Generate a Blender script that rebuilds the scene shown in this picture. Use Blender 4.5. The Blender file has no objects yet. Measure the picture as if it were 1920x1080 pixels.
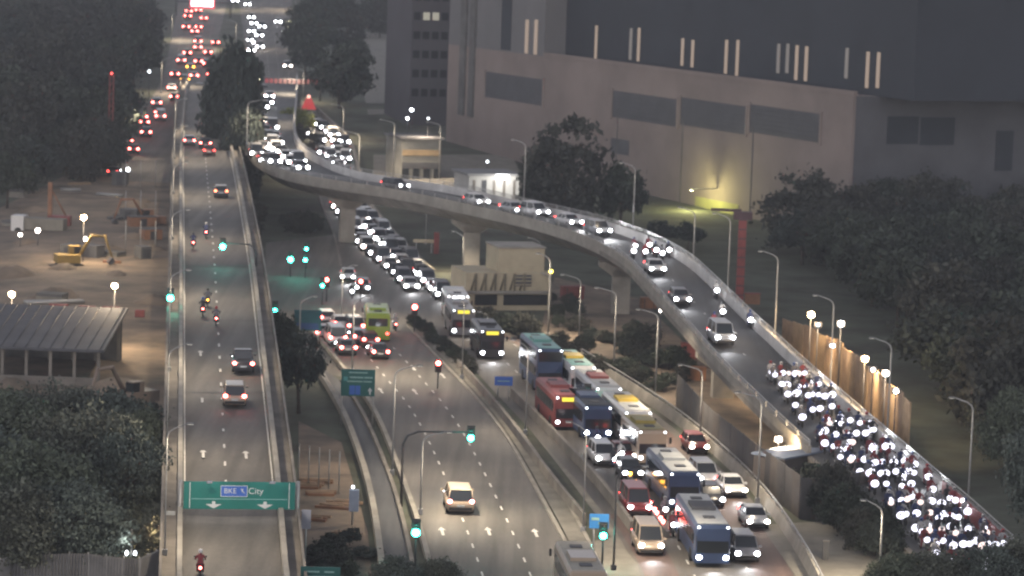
import bpy, math, random
import numpy as np
from mathutils import Vector, Matrix

random.seed(7); np.random.seed(7)
scene = bpy.context.scene
COL = scene.collection

# ------------------------------------------------------------------ camera, sky, exposure
FPX, CAMH = 6000.0, 46.0
PITCH, ROLL = math.atan(725 / 6000), math.radians(2.0)
cd = bpy.data.cameras.new('camera'); cam = bpy.data.objects.new('camera', cd); COL.objects.link(cam)
cd.sensor_width = 36; cd.lens = 36 * FPX / 1920; cd.clip_start = 1; cd.clip_end = 6000
cam.matrix_world = (Matrix.Translation((0, 0, CAMH)) @ Matrix.Rotation(math.pi / 2 - PITCH, 4, 'X') @ Matrix.Rotation(ROLL, 4, 'Z'))
cd.dof.use_dof = True; cd.dof.focus_distance = 120.0; cd.dof.aperture_fstop = 1.05
scene.camera = cam

world = bpy.data.worlds.new('World'); scene.world = world; world.use_nodes = True
wn = world.node_tree; wn.nodes.clear()
sky = wn.nodes.new('ShaderNodeTexSky'); sky.sky_type = 'NISHITA'; sky.sun_disc = False
sky.sun_elevation = math.radians(20); sky.sun_rotation = math.radians(200)
sky.air_density = 1.0; sky.dust_density = 0.6; sky.ozone_density = 1.0
hsv = wn.nodes.new('ShaderNodeHueSaturation'); hsv.inputs['Saturation'].default_value = 0.3
bg = wn.nodes.new('ShaderNodeBackground'); bg.inputs['Strength'].default_value = 0.195
wo = wn.nodes.new('ShaderNodeOutputWorld')
wn.links.new(sky.outputs[0], hsv.inputs['Color']); tint = wn.nodes.new('ShaderNodeMix'); tint.data_type = 'RGBA'; tint.blend_type = 'MULTIPLY'; tint.inputs['Factor'].default_value = 1; tint.inputs[7].default_value = (1.0, 0.95, 0.99, 1)      # faint town glow in the night sky
wn.links.new(hsv.outputs[0], tint.inputs[6]); wn.links.new(tint.outputs[2], bg.inputs['Color']); wn.links.new(bg.outputs[0], wo.inputs['Surface'])

scene.render.engine = 'CYCLES'
scene.cycles.use_denoising = True
scene.cycles.max_bounces = 4; scene.cycles.diffuse_bounces = 2; scene.cycles.glossy_bounces = 2
scene.cycles.transmission_bounces = 2; scene.cycles.transparent_max_bounces = 4
scene.cycles.sample_clamp_indirect = 1.0
scene.cycles.pixel_filter_type = 'BLACKMAN_HARRIS'; scene.cycles.filter_width = 1.9
vs = scene.view_settings
vs.view_transform = 'Standard'; vs.look = 'None'; vs.exposure = 0.0; vs.gamma = 1.0; vs.use_curve_mapping = False

# ------------------------------------------------------------------ where a direction of view meets the ground
cp, sp, cr, sr = math.cos(PITCH), math.sin(PITCH), math.cos(ROLL), math.sin(ROLL)
HX = [-500, 430, 520, 620, 780, 1000, 1400, 3000]; HZ = [0, 0, 1.5, 6, 9, 14, 22, 50]
def hgt(y): return float(np.interp(y, HX, HZ))
def ray(px, py):
    u, v = (px - 960) / FPX, -(py - 540) / FPX
    a, b = u * cr - v * sr, u * sr + v * cr
    return Vector((a, cp + b * sp, -sp + b * cp))
def P(px, py, z=0.0):
    r = ray(px, py); t = (z - CAMH) / r.z
    return Vector((r.x * t, r.y * t, z))
def solve(px, py, f):
    z = f(300)
    for _ in range(60):
        p = P(px, py, z); z = 0.5 * z + 0.5 * f(p.y)
    return P(px, py, z)
def T(px, py): return solve(px, py, hgt)
def zf(y): return float(np.interp(y, [190, 225, 245, 270, 298, 340, 380, 530, 660], [0.6, 1.2, 2.2, 4.2, 6.0, 7.4, 8, 8, 7.2]))      # height of the curved flyover
def FL(px, py): return solve(px, py, zf)
VY = [150, 198, 223, 270, 328, 391, 453, 566, 688]; VZ = [2.0, 3.0, 4.5, 6.0, 7.5, 8.0, 8.0, 7.6, 7.6]
def zv(y): return float(np.interp(y, VY, VZ))                                                # height of the straight viaduct
def V(px, py): return solve(px, py, zv)
def above(px, py, base):
    r = ray(px, py); return CAMH + r.z * (base.y / r.y)
def hit(px, py, pt, nrm):
    r = ray(px, py); o = Vector((0, 0, CAMH)); t = (pt - o).dot(nrm) / r.dot(nrm); return o + r * t

# ------------------------------------------------------------------ materials
MATS = {}
def mat(name, col, rough=0.75, var=0.25, scale=0.6, metal=0.0, island=0.0, bump=0.0, col2=None, spec=0.3):
    if name in MATS: return MATS[name]
    m = bpy.data.materials.new(name); m.use_nodes = True; nt = m.node_tree; b = nt.nodes['Principled BSDF']
    b.inputs['Roughness'].default_value = rough; b.inputs['Metallic'].default_value = metal
    b.inputs['Specular IOR Level'].default_value = spec
    c = tuple(col) + (1,)
    if var > 0:
        tc = nt.nodes.new('ShaderNodeNewGeometry')
        n1 = nt.nodes.new('ShaderNodeTexNoise'); n1.inputs['Scale'].default_value = scale; n1.inputs['Detail'].default_value = 5
        n1.inputs['Roughness'].default_value = 0.65
        nt.links.new(tc.outputs['Position'], n1.inputs['Vector'])
        rp = nt.nodes.new('ShaderNodeValToRGB')
        lo = tuple(x * (1 - var) for x in (col2 or col)) + (1,); hi = tuple(min(1, x * (1 + var)) for x in col) + (1,)
        rp.color_ramp.elements[0].position = 0.3; rp.color_ramp.elements[1].position = 0.7
        rp.color_ramp.elements[0].color = lo; rp.color_ramp.elements[1].color = hi
        nt.links.new(n1.outputs['Fac'], rp.inputs['Fac'])
        out = rp.outputs['Color']
        if island > 0:
            mx = nt.nodes.new('ShaderNodeMix'); mx.data_type = 'RGBA'; mx.blend_type = 'MULTIPLY'; mx.inputs['Factor'].default_value = 1
            mr = nt.nodes.new('ShaderNodeMapRange'); mr.inputs['To Min'].default_value = 1 - island; mr.inputs['To Max'].default_value = 1 + island
            nt.links.new(tc.outputs['Random Per Island'], mr.inputs['Value'])
            nt.links.new(out, mx.inputs[6]); nt.links.new(mr.outputs[0], mx.inputs[7]); out = mx.outputs[2]
        nt.links.new(out, b.inputs['Base Color'])
        if bump > 0:
            bp = nt.nodes.new('ShaderNodeBump'); bp.inputs['Strength'].default_value = bump; bp.inputs['Distance'].default_value = 0.05
            nt.links.new(n1.outputs['Fac'], bp.inputs['Height']); nt.links.new(bp.outputs[0], b.inputs['Normal'])
    else:
        b.inputs['Base Color'].default_value = c
    MATS[name] = m; return m
def emit(name, col, strength, sample=False):
    if name in MATS: return MATS[name]
    m = bpy.data.materials.new(name); m.use_nodes = True; nt = m.node_tree; b = nt.nodes['Principled BSDF']
    b.inputs['Base Color'].default_value = (0.04, 0.04, 0.04, 1)
    b.inputs['Emission Color'].default_value = tuple(col) + (1,); b.inputs['Emission Strength'].default_value = strength
    if not sample: m.cycles.emission_sampling = 'NONE'
    MATS[name] = m; return m

def asphalt_mat(name, base, var=0.3):
    """asphalt with long tyre tracks, patched areas and fine grain"""
    m = mat(name, base, 0.75, 0, spec=0.35); nt = m.node_tree; b = nt.nodes['Principled BSDF']
    g = nt.nodes.new('ShaderNodeNewGeometry')
    mp = nt.nodes.new('ShaderNodeMapping'); mp.inputs['Scale'].default_value = (0.9, 0.035, 1)
    nt.links.new(g.outputs['Position'], mp.inputs['Vector'])
    n1 = nt.nodes.new('ShaderNodeTexNoise'); n1.inputs['Scale'].default_value = 1; n1.inputs['Detail'].default_value = 4
    nt.links.new(mp.outputs[0], n1.inputs['Vector'])
    n2 = nt.nodes.new('ShaderNodeTexNoise'); n2.inputs['Scale'].default_value = 0.09; n2.inputs['Detail'].default_value = 3
    n3 = nt.nodes.new('ShaderNodeTexNoise'); n3.inputs['Scale'].default_value = 3.5; n3.inputs['Detail'].default_value = 4
    for n in (n2, n3): nt.links.new(g.outputs['Position'], n.inputs['Vector'])
    def lin(sock, lo, hi):
        r = nt.nodes.new('ShaderNodeMapRange'); r.inputs['From Min'].default_value = 0.3; r.inputs['From Max'].default_value = 0.7
        r.inputs['To Min'].default_value = lo; r.inputs['To Max'].default_value = hi; nt.links.new(sock, r.inputs['Value']); return r.outputs[0]
    def mul(a, c):
        q = nt.nodes.new('ShaderNodeMath'); q.operation = 'MULTIPLY'; nt.links.new(a, q.inputs[0]); nt.links.new(c, q.inputs[1]); return q.outputs[0]
    v = mul(mul(lin(n1.outputs['Fac'], 1 - var, 1 + var), lin(n2.outputs['Fac'], 0.8, 1.2)), lin(n3.outputs['Fac'], 0.88, 1.12))
    q = nt.nodes.new('ShaderNodeVectorMath'); q.operation = 'SCALE'; q.inputs[0].default_value = base; nt.links.new(v, q.inputs['Scale'])
    nt.links.new(q.outputs[0], b.inputs['Base Color'])
    return m

ASPHALT = asphalt_mat('asphalt', (0.098, 0.092, 0.082))
ASPHALT2 = asphalt_mat('asphalt_dark', (0.06, 0.062, 0.064))
ASPHALT3 = asphalt_mat('asphalt_pale', (0.102, 0.093, 0.08))
BUSLANE = asphalt_mat('asphalt_reddish', (0.105, 0.072, 0.06))
CONC = mat('concrete', (0.24, 0.225, 0.195), 0.85, 0.3, 0.35, bump=0.2)
CONC2 = mat('concrete_stained', (0.17, 0.155, 0.135), 0.85, 0.35, 0.3, bump=0.2)
CONC3 = mat('concrete_dark', (0.085, 0.085, 0.083), 0.85, 0.35, 0.4)
PAVE = mat('paving', (0.17, 0.16, 0.135), 0.85, 0.25, 0.5)
SOIL = mat('soil', (0.17, 0.13, 0.095), 0.95, 0.45, 0.16, col2=(0.12, 0.105, 0.085), bump=0.4)
GRASS = mat('grass', (0.06, 0.07, 0.05), 0.95, 0.5, 0.12, col2=(0.06, 0.05, 0.035), bump=0.3)
PAINT = mat('road_paint', (0.55, 0.54, 0.5), 0.7, 0.25, 2.0)
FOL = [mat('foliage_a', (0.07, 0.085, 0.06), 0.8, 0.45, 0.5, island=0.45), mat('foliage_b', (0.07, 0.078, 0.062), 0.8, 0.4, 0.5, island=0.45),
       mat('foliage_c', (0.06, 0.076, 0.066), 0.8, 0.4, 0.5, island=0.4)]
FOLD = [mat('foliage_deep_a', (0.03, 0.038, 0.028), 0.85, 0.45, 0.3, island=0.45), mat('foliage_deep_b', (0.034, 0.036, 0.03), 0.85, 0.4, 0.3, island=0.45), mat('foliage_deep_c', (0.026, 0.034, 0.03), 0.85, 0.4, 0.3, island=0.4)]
BARK = mat('bark', (0.07, 0.055, 0.045), 0.95, 0.4, 2)
STEEL = mat('galvanised_steel', (0.3, 0.3, 0.29), 0.5, 0.15, 2, metal=0.4)
DSTEEL = mat('dark_steel', (0.05, 0.05, 0.055), 0.5, 0.2, 2, metal=0.3)
BLACK = mat('black_plastic', (0.02, 0.02, 0.022), 0.6, 0)
RUBBER = mat('rubber', (0.02, 0.02, 0.02), 0.9, 0)
GLASS = mat('dark_glass', (0.015, 0.018, 0.022), 0.12, 0, spec=0.6)
REDP = mat('red_paint', (0.2, 0.05, 0.045), 0.6, 0.25, 0.8)
ORANGEP = mat('orange_paint', (0.2, 0.1, 0.055), 0.6, 0.3, 0.8)
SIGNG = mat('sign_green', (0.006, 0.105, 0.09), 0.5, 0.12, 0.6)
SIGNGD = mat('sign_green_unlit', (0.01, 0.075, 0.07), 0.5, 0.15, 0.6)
SIGNB = mat('sign_blue', (0.03, 0.09, 0.33), 0.5, 0.1, 0.6)
SIGNB2 = mat('sign_light_blue', (0.03, 0.16, 0.4), 0.5, 0.1, 0.6)
SIGNW = mat('sign_white', (0.4, 0.42, 0.42), 0.5, 0.1, 1)
HEAD = emit('headlamp_white', (0.93, 0.95, 1.0), 30)
HEADW = emit('headlamp_warm', (1.0, 0.88, 0.78), 26)
HEADD = emit('sidelamp_white', (0.9, 0.95, 1.0), 7)
TAIL = emit('tail_lamp', (1.0, 0.07, 0.06), 9)
TAILB = emit('brake_lamp', (1.0, 0.12, 0.10), 30)
AMBER = emit('amber_lamp', (1.0, 0.42, 0.05), 12)
DIMRED = mat('lens_red', (0.25, 0.02, 0.02), 0.3, 0)
DIMCLR = mat('lens_clear', (0.5, 0.5, 0.5), 0.2, 0)
YELDISP = emit('display_yellow', (1.0, 0.82, 0.05), 1.3)
GREENL = emit('signal_green', (0.05, 1.0, 0.70), 30)
REDL = emit('signal_red', (1.0, 0.10, 0.08), 40)
FLOOD = emit('floodlamp', (1.0, 0.6, 0.26), 260)
LAMPGLOW = emit('street_lamp_lens', (1.0, 0.93, 0.8), 0.8)
WHITEGLOW = emit('white_lamp', (0.95, 0.97, 1.0), 25)

CAR_COL = {n: mat('paint_' + n, c, 0.3, 0, spec=0.5) for n, c in dict(white=(0.5, 0.5, 0.49), silver=(0.3, 0.31, 0.32), grey=(0.12, 0.12, 0.13),
    black=(0.02, 0.02, 0.024), red=(0.15, 0.025, 0.025), blue=(0.04, 0.07, 0.2), gold=(0.3, 0.24, 0.18), lime=(0.24, 0.32, 0.03)).items()}

# ------------------------------------------------------------------ mesh building
class MB:
    def __init__(s): s.v = []; s.f = []; s.sm = []
    def face_set(s, vs, fs, smooth=False):
        o = len(s.v); s.v += [tuple(x) for x in vs]; s.f += [tuple(i + o for i in f) for f in fs]; s.sm += [smooth] * len(fs); return s
    def box(s, c, d, rz=0.0, rx=0.0):
        R = Matrix.Rotation(rz, 3, 'Z') @ Matrix.Rotation(rx, 3, 'X'); c = Vector(c)
        vs = [c + R @ Vector((x * d[0] / 2, y * d[1] / 2, z * d[2] / 2)) for x in (-1, 1) for y in (-1, 1) for z in (-1, 1)]
        return s.face_set(vs, [(0, 1, 3, 2), (4, 6, 7, 5), (0, 4, 5, 1), (2, 3, 7, 6), (0, 2, 6, 4), (1, 5, 7, 3)])
    def tube(s, pts, rad, n=8, smooth=True):
        pts = [Vector(p) for p in pts]; k = len(pts)
        rad = [rad] * k if not hasattr(rad, '__len__') else rad
        vs = []; fs = []
        for i, p in enumerate(pts):
            d = (pts[min(i + 1, k - 1)] - pts[max(i - 1, 0)]).normalized()
            a = d.cross(Vector((0, 0, 1))); a = Vector((1, 0, 0)) if a.length < 1e-3 else a.normalized(); b = d.cross(a)
            for j in range(n):
                t = 2 * math.pi * j / n; vs.append(p + (a * math.cos(t) + b * math.sin(t)) * rad[i])
        for i in range(k - 1):
            for j in range(n):
                q = (j + 1) % n; fs.append((i * n + j, i * n + q, (i + 1) * n + q, (i + 1) * n + j))
        fs.append(tuple(range(n))[::-1]); fs.append(tuple((k - 1) * n + j for j in range(n)))
        return s.face_set(vs, fs, smooth)
    def disc(s, c, axis, r, h, n=12):
        a = Vector(axis).normalized(); c = Vector(c); return s.tube([c - a * h / 2, c + a * h / 2], r, n)
    def loft(s, secs, smooth=True, cap=True):
        n = len(secs[0]); vs = [p for q in secs for p in q]; fs = []
        for i in range(len(secs) - 1):
            for j in range(n):
                q = (j + 1) % n; fs.append((i * n + j, i * n + q, (i + 1) * n + q, (i + 1) * n + j))
        if cap: fs.append(tuple(range(n))[::-1]); fs.append(tuple((len(secs) - 1) * n + j for j in range(n)))
        return s.face_set(vs, fs, smooth)
    def ball(s, c, r, n=8, m=5):
        c = Vector(c); r = Vector(r if hasattr(r, '__len__') else (r, r, r)); vs = [c + Vector((0, 0, -r.z))]; fs = []
        for i in range(1, m):
            a = -math.pi / 2 + math.pi * i / m
            for j in range(n):
                t = 2 * math.pi * j / n; vs.append(c + Vector((r.x * math.cos(a) * math.cos(t), r.y * math.cos(a) * math.sin(t), r.z * math.sin(a))))
        vs.append(c + Vector((0, 0, r.z))); top = len(vs) - 1
        for j in range(n):
            q = (j + 1) % n; fs.append((0, 1 + q, 1 + j)); fs.append((top, 1 + (m - 2) * n + j, 1 + (m - 2) * n + q))
            for i in range(m - 2): fs.append((1 + i * n + j, 1 + i * n + q, 1 + (i + 1) * n + q, 1 + (i + 1) * n + j))
        return s.face_set(vs, fs, True)
    def poly(s, pts): return s.face_set(pts, [tuple(range(len(pts)))])
    def mesh(s, name, m):
        me = bpy.data.meshes.new(name); me.from_pydata(s.v, [], s.f)
        if any(s.sm): me.polygons.foreach_set('use_smooth', s.sm)
        if m: me.materials.append(m)
        me.update(); return me
    def build(s, name, m, parent=None): return link(name, s.mesh(name, m), parent)

def link(name, data, parent=None, loc=None, rz=None):
    o = bpy.data.objects.new(name, data); COL.objects.link(o)
    if parent is not None: o.parent = parent
    if loc is not None: o.location = loc
    if rz is not None: o.rotation_euler = (0, 0, rz)
    return o
USED = set()
def tag(o, label, cat, group=None):
    o['label'] = label; o['category'] = cat
    if group: o['group'] = group
    return o
def thing(name, label, cat, loc=(0, 0, 0), rz=0.0, group=None):
    o = bpy.data.objects.new(name, None); COL.objects.link(o); o.empty_display_size = 0.3
    o.location = loc; o.rotation_euler = (0, 0, rz); return tag(o, label, cat, group)
def struct(o): o['kind'] = 'structure'; return o
ORD = ['first', 'second', 'third', 'fourth', 'fifth', 'sixth', 'seventh', 'eighth', 'ninth', 'tenth', 'eleventh', 'twelfth', 'thirteenth', 'fourteenth',
       'fifteenth', 'sixteenth', 'seventeenth', 'eighteenth', 'nineteenth', 'twentieth']
def ordn(i):
    if i < 20: return ORD[i]
    t = {2: 'twenty', 3: 'thirty', 4: 'forty'}[(i + 1) // 10]; r = (i + 1) % 10
    return {'twenty': 'twentieth', 'thirty': 'thirtieth', 'forty': 'fortieth'}[t] if r == 0 else t + '-' + ORD[r - 1]

def resample(pts, n):
    pts = [Vector(p) for p in pts]; L = [0.0]
    for a, b in zip(pts, pts[1:]): L.append(L[-1] + (b - a).length)
    out = []
    for k in range(n):
        s = L[-1] * k / (n - 1); i = 0
        while i < len(pts) - 2 and L[i + 1] < s: i += 1
        t = (s - L[i]) / max(1e-6, L[i + 1] - L[i]); out.append(pts[i].lerp(pts[i + 1], min(1, max(0, t))))
    return out
def smooth_line(pts, n, it=2):
    pts = [Vector(p) for p in pts]
    for _ in range(it):
        q = [pts[0]]
        for a, b in zip(pts, pts[1:]): q += [a.lerp(b, 0.25), a.lerp(b, 0.75)]
        q.append(pts[-1]); pts = q
    return resample(pts, n)
def ribbon(name, left, right, m, zoff, n=40, hf=hgt, parent=None):
    l, r = smooth_line(left, n), smooth_line(right, n); vs = []; fs = []
    for a, b in zip(l, r):
        for p in (a, b): vs.append((p.x, p.y, (hf(p.y) if hf else p.z) + zoff))
    for i in range(n - 1): fs.append((2 * i, 2 * i + 2, 2 * i + 3, 2 * i + 1) if True else None)
    mb = MB(); mb.face_set(vs, fs); o = mb.build(name, m, parent)
    return o, l, r
def polysheet(name, pts, m, zoff):
    mb = MB(); mb.poly([(p.x, p.y, hgt(p.y) + zoff) for p in pts]); return mb.build(name, m)
def wall_strip(mb, pts, z0, z1, th, hf=None):
    """a wall along a polyline, closed on all sides; z0, z1 relative to hf or absolute"""
    n = len(pts); secs = []
    for i, p in enumerate(pts):
        d = Vector(pts[min(i + 1, n - 1)]) - Vector(pts[max(i - 1, 0)]); d.z = 0; d.normalize(); s = Vector((d.y, -d.x, 0)) * th / 2
        b = hf(p.y) if hf else 0; q = Vector((p.x, p.y, 0))
        secs.append([q - s + Vector((0, 0, b + z0)), q + s + Vector((0, 0, b + z0)), q + s + Vector((0, 0, b + z1)), q - s + Vector((0, 0, b + z1))])
    return mb.loft(secs, smooth=False)
def kerb(name, pts, m, h=0.13, w=0.25, parent=None, hf=hgt):
    mb = MB(); wall_strip(mb, pts, -0.02, h, w, hf); return mb.build(name, m, parent)
def offset(pts, d):
    n = len(pts); out = []
    for i, p in enumerate(pts):
        t = Vector(pts[min(i + 1, n - 1)]) - Vector(pts[max(i - 1, 0)]); t.z = 0; t.normalize(); out.append(Vector(p) + Vector((t.y, -t.x, 0)) * d)
    return out

# ------------------------------------------------------------------ ground
ys = [60, 150, 250, 350, 430, 475, 520, 570, 620, 700, 780, 890, 1000, 1200, 1400, 2000, 3000]; xs = [-900, -400, -200, -100, -50, 0, 50, 100, 200, 400, 900]
g = MB(); g.face_set([(x, y, hgt(y)) for y in ys for x in xs],
    [(j * len(xs) + i, j * len(xs) + i + 1, (j + 1) * len(xs) + i + 1, (j + 1) * len(xs) + i) for j in range(len(ys) - 1) for i in range(len(xs) - 1)])
struct(g.build('ground', GRASS))
def TL(l): return [T(*q) for q in l]

# expressway carriageways (far)
o, eL, eR = ribbon('expressway_road', TL([(343, -60), (335, 0), (316, 100), (300, 165), (265, 205), (233, 250), (232, 292), (212, 350)]),
    TL([(433, -60), (428, 0), (412, 60), (402, 118), (372, 165), (334, 215), (325, 262), (316, 350)]), ASPHALT3, 0.05, 60); struct(o); road_bke = o
o, rL, rR = ribbon('expressway_road', TL([(450, -60), (448, 0), (455, 60), (468, 130), (470, 165)]), TL([(543, -60), (546, 0), (552, 60), (558, 120), (560, 165)]), ASPHALT3, 0.06, 30); struct(o); road_jb = o
o, lL, lR = ribbon('slip_road', TL([(545, 195), (570, 232), (585, 275), (592, 320), (600, 380), (628, 440), (640, 500)]),
    TL([(575, 190), (612, 225), (655, 262), (672, 310), (680, 372), (735, 440), (812, 518)]), ASPHALT, 0.05, 50); struct(o); road_loop = o
kerb('kerb', lR, CONC, 0.8, 0.35, road_loop)
kerb('kerb', lL, CONC2, 0.15, 0.3, road_loop)
# side road and yard beyond the trees
o, _, _ = ribbon('side_road', TL([(660, 60), (668, 120), (690, 215)]), TL([(760, 60), (768, 120), (790, 215)]), PAVE, 0.04, 12); struct(o)
# junction and surface roads
J = polysheet('junction_road', TL([(498, 455), (628, 440), (700, 480), (812, 518), (872, 566), (885, 640), (770, 640), (720, 720), (600, 700), (540, 655), (498, 570)]), ASPHALT3, 0.02); struct(J)
o, cL, cR = ribbon('main_road', TL([(560, 600), (610, 650), (650, 705), (701, 765), (755, 902), (792, 1010), (818, 1120)]),
    TL([(765, 610), (800, 650), (870, 720), (930, 790), (975, 860), (1013, 930), (1056, 1010), (1110, 1120)]), ASPHALT, 0.035, 60); struct(o); road_main = o
o, gL, gR = ribbon('service_road', TL([(585, 680), (640, 770), (672, 850), (700, 950), (722, 1120)]), TL([(640, 715), (684, 780), (728, 885), (756, 975), (785, 1120)]), ASPHALT2, 0.028, 40); struct(o); road_srv = o
o, bL, bR = ribbon('bus_road', TL([(800, 535), (830, 610), (885, 690), (965, 775), (1062, 880), (1132, 960), (1192, 1060), (1215, 1120)]),
    TL([(868, 560), (960, 625), (1100, 690), (1225, 772), (1335, 862), (1425, 952), (1505, 1070), (1530, 1120)]), ASPHALT3, 0.03, 60); struct(o); road_bus = o
bm = [a.lerp(b, 0.70) for a, b in zip(bL, bR)]
o, _, _ = ribbon('bus_lane_surface', bm[12:], offset(bR, 0.8)[12:], BUSLANE, 0.036, 40); o.parent = road_bus
bm2 = [a.lerp(b, 0.03) for a, b in zip(bL, bR)]; bm3 = [a.lerp(b, 0.24) for a, b in zip(bL, bR)]
o, _, _ = ribbon('bus_lane_surface', bm2[49:], bm3[49:], BUSLANE, 0.037, 10); o.parent = road_bus
# verge path between the main road and the bus road
vR = TL([(790, 618), (850, 682), (940, 762), (1042, 905), (1098, 1005), (1150, 1120)])
o, vl, vr = ribbon('pavement', offset(cR, -0.3), vR, PAVE, 0.12, 60); struct(o); pave1 = o
kerb('kerb', cR, CONC, 0.16, 0.3, road_main); kerb('kerb', vr, CONC, 0.2, 0.3, pave1)
kerb('kerb', cL, CONC, 0.45, 0.35, road_main)
kerb('kerb', gL, CONC, 0.6, 0.45, road_srv); kerb('kerb', gR, CONC2, 0.25, 0.3, road_srv)
p2L = TL([(905, 700), (990, 800), (1080, 915), (1150, 1010), (1180, 1075)]); p2R = TL([(958, 738), (1048, 832), (1142, 945), (1194, 1025), (1210, 1075)])
o, _, _ = ribbon('footpath', p2L, p2R, PAVE, 0.024, 40); struct(o)
o = polysheet('concrete_apron', TL([(1425, 985), (1560, 978), (1648, 962), (1700, 1120), (1520, 1120), (1470, 1050)]), PAVE, 0.045); struct(o)
o = polysheet('paved_yard', TL([(1060, 1030), (1150, 1010), (1195, 1060), (1210, 1120), (1090, 1120)]), PAVE, 0.142); struct(o)
o = polysheet('construction_ground', TL([(-60, 420), (120, 330), (235, 330), (318, 340), (322, 800), (190, 780), (-60, 740)]), SOIL, 0.02); struct(o)
o = polysheet('construction_ground', TL([(560, 790), (640, 830), (690, 1000), (700, 1120), (560, 1120)]), SOIL, 0.018); struct(o)
o = polysheet('construction_ground', TL([(1010, 640), (1180, 700), (1300, 790), (1480, 900), (1470, 780), (1330, 690), (1200, 560), (1040, 520), (1020, 590)]), SOIL, 0.016); struct(o)
o = polysheet('yard', TL([(700, 290), (960, 290), (1000, 380), (700, 345)]), PAVE, 0.02); struct(o)

# ------------------------------------------------------------------ lane markings
dash_me = MB().face_set([(-0.09, -1.0, 0), (0.09, -1.0, 0), (0.09, 1.0, 0), (-0.09, 1.0, 0)], [(0, 1, 2, 3)]).mesh('lane_dash', PAINT)
arrow_me = MB().face_set([(-0.1, -1.9, 0), (0.1, -1.9, 0), (0.1, 0.5, 0), (-0.1, 0.5, 0), (-0.27, 0.5, 0), (0.27, 0.5, 0), (0, 1.9, 0)], [(0, 1, 2, 3), (4, 5, 6)]).mesh('lane_arrow', PAINT)
def flat(px, py, me, name, parent, hf, d, zoff, sx=1, sy=1):
    p = solve(px, py, hf); o = link(name, me, parent, (p.x, p.y, p.z + zoff), math.atan2(-d.x, d.y)); o.scale = (sx, sy, 1); return o
def dashes(l, r, frac, step, zoff, parent, hf, y0=0, y1=9999, sx=1.0, sy=1.0):
    c = resample([a.lerp(b, frac) for a, b in zip(l, r)], 400); acc = 0; last = c[0]
    for i in range(1, 399):
        acc += (c[i] - c[i - 1]).length
        if acc >= step:
            acc = 0; p = c[i]; d = c[i + 1] - c[i - 1]
            if y0 < p.y < y1:
                o = link('lane_dash', dash_me, parent, (p.x, p.y, hf(p.y) + zoff), math.atan2(-d.x, d.y)); o.scale = (sx, sy, 1)

# ------------------------------------------------------------------ the straight viaduct on the left
vt = thing('viaduct', 'long straight concrete viaduct running up the left of the picture to the expressway', 'viaduct')
vLp = [(342, 1130), (343, 900), (343, 680), (343, 500), (342, 380), (341, 300), (347, 200), (356, 130)]
vRp = [(534, 1130), (514, 900), (490, 680), (470, 500), (450, 380), (435, 300), (412, 200), (401, 130)]
o, vl_, vr_ = ribbon('deck', [V(*q) for q in vLp], [V(*q) for q in vRp], ASPHALT, 0.0, 70, hf=None, parent=vt); deckv = o
for side, pts, in (('l', vl_), ('r', vr_)):
    s = -1 if side == 'l' else 1
    mb = MB(); wall_strip(mb, offset(pts, s * 0.2), -0.02, 0.85, 0.34, zv)
    # direction of the points runs away from the camera, so +offset is to the right
    o = mb.build('parapet', CONC, vt)
    mb = MB(); wall_strip(mb, offset(pts, s * 0.84), -0.25, 0.12, 0.93, zv); mb.build('edge_walkway', CONC2, vt)
    mb = MB(); wall_strip(mb, offset(pts, s * 1.4), -0.9, 0.7, 0.17, zv); mb.build('fascia', CONC2, vt)
mb = MB(); secs = []
for a, b in zip(vl_, vr_):
    z = zv(a.y); w = (b - a).normalized() * 1.25
    secs.append([Vector((a.x - w.x, a.y - w.y, z - 0.3)), Vector((b.x + w.x, b.y + w.y, z - 0.3)), Vector((b.x - w.x, b.y - w.y, z - 1.9)), Vector((a.x + w.x, a.y + w.y, z - 1.9))])
mb.loft(secs, smooth=False); mb.build('girder', CONC2, vt)
for i in range(6, 66, 6):
    c = vl_[i].lerp(vr_[i], 0.5)
    if zv(c.y) - 1.9 - hgt(c.y) > 1.2:
        mb = MB(); mb.box((c.x, c.y, (hgt(c.y) + zv(c.y) - 1.9) / 2), (1.6, 1.4, zv(c.y) - 1.9 - hgt(c.y) + 0.1)); mb.box((c.x, c.y, zv(c.y) - 2.2), (4.6, 1.5, 0.7)); mb.build('pier', CONC2, vt)
dashes(vl_, vr_, 0.47, 5.2, 0.008, deckv, zv, 0, 480, 0.9, 0.85)
for f in (0.02, 0.985):
    o, _, _ = ribbon('edge_line', [a.lerp(b, f - 0.008) for a, b in zip(vl_, vr_)], [a.lerp(b, f + 0.008) for a, b in zip(vl_, vr_)], PAINT, 0.006, 70, hf=zv, parent=deckv)
du = (vl_[10] - vl_[0])
for q in [(376, 662), (379, 748), (381, 850), (461, 852)]:
    flat(*q, arrow_me, 'lane_arrow', deckv, zv, du, 0.01, 1.0, 0.95)
for i in range(4, 70, 5):
    a, b = vl_[i].lerp(vr_[i], 0.01), vl_[i].lerp(vr_[i], 0.99); mb = MB()
    mb.face_set([(a.x, a.y - 0.18, zv(a.y) + 0.005), (b.x, b.y - 0.18, zv(b.y) + 0.005), (b.x, b.y + 0.18, zv(b.y) + 0.005), (a.x, a.y + 0.18, zv(a.y) + 0.005)], [(0, 1, 2, 3)]); mb.build('expansion_joint', ASPHALT2, deckv)

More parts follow.
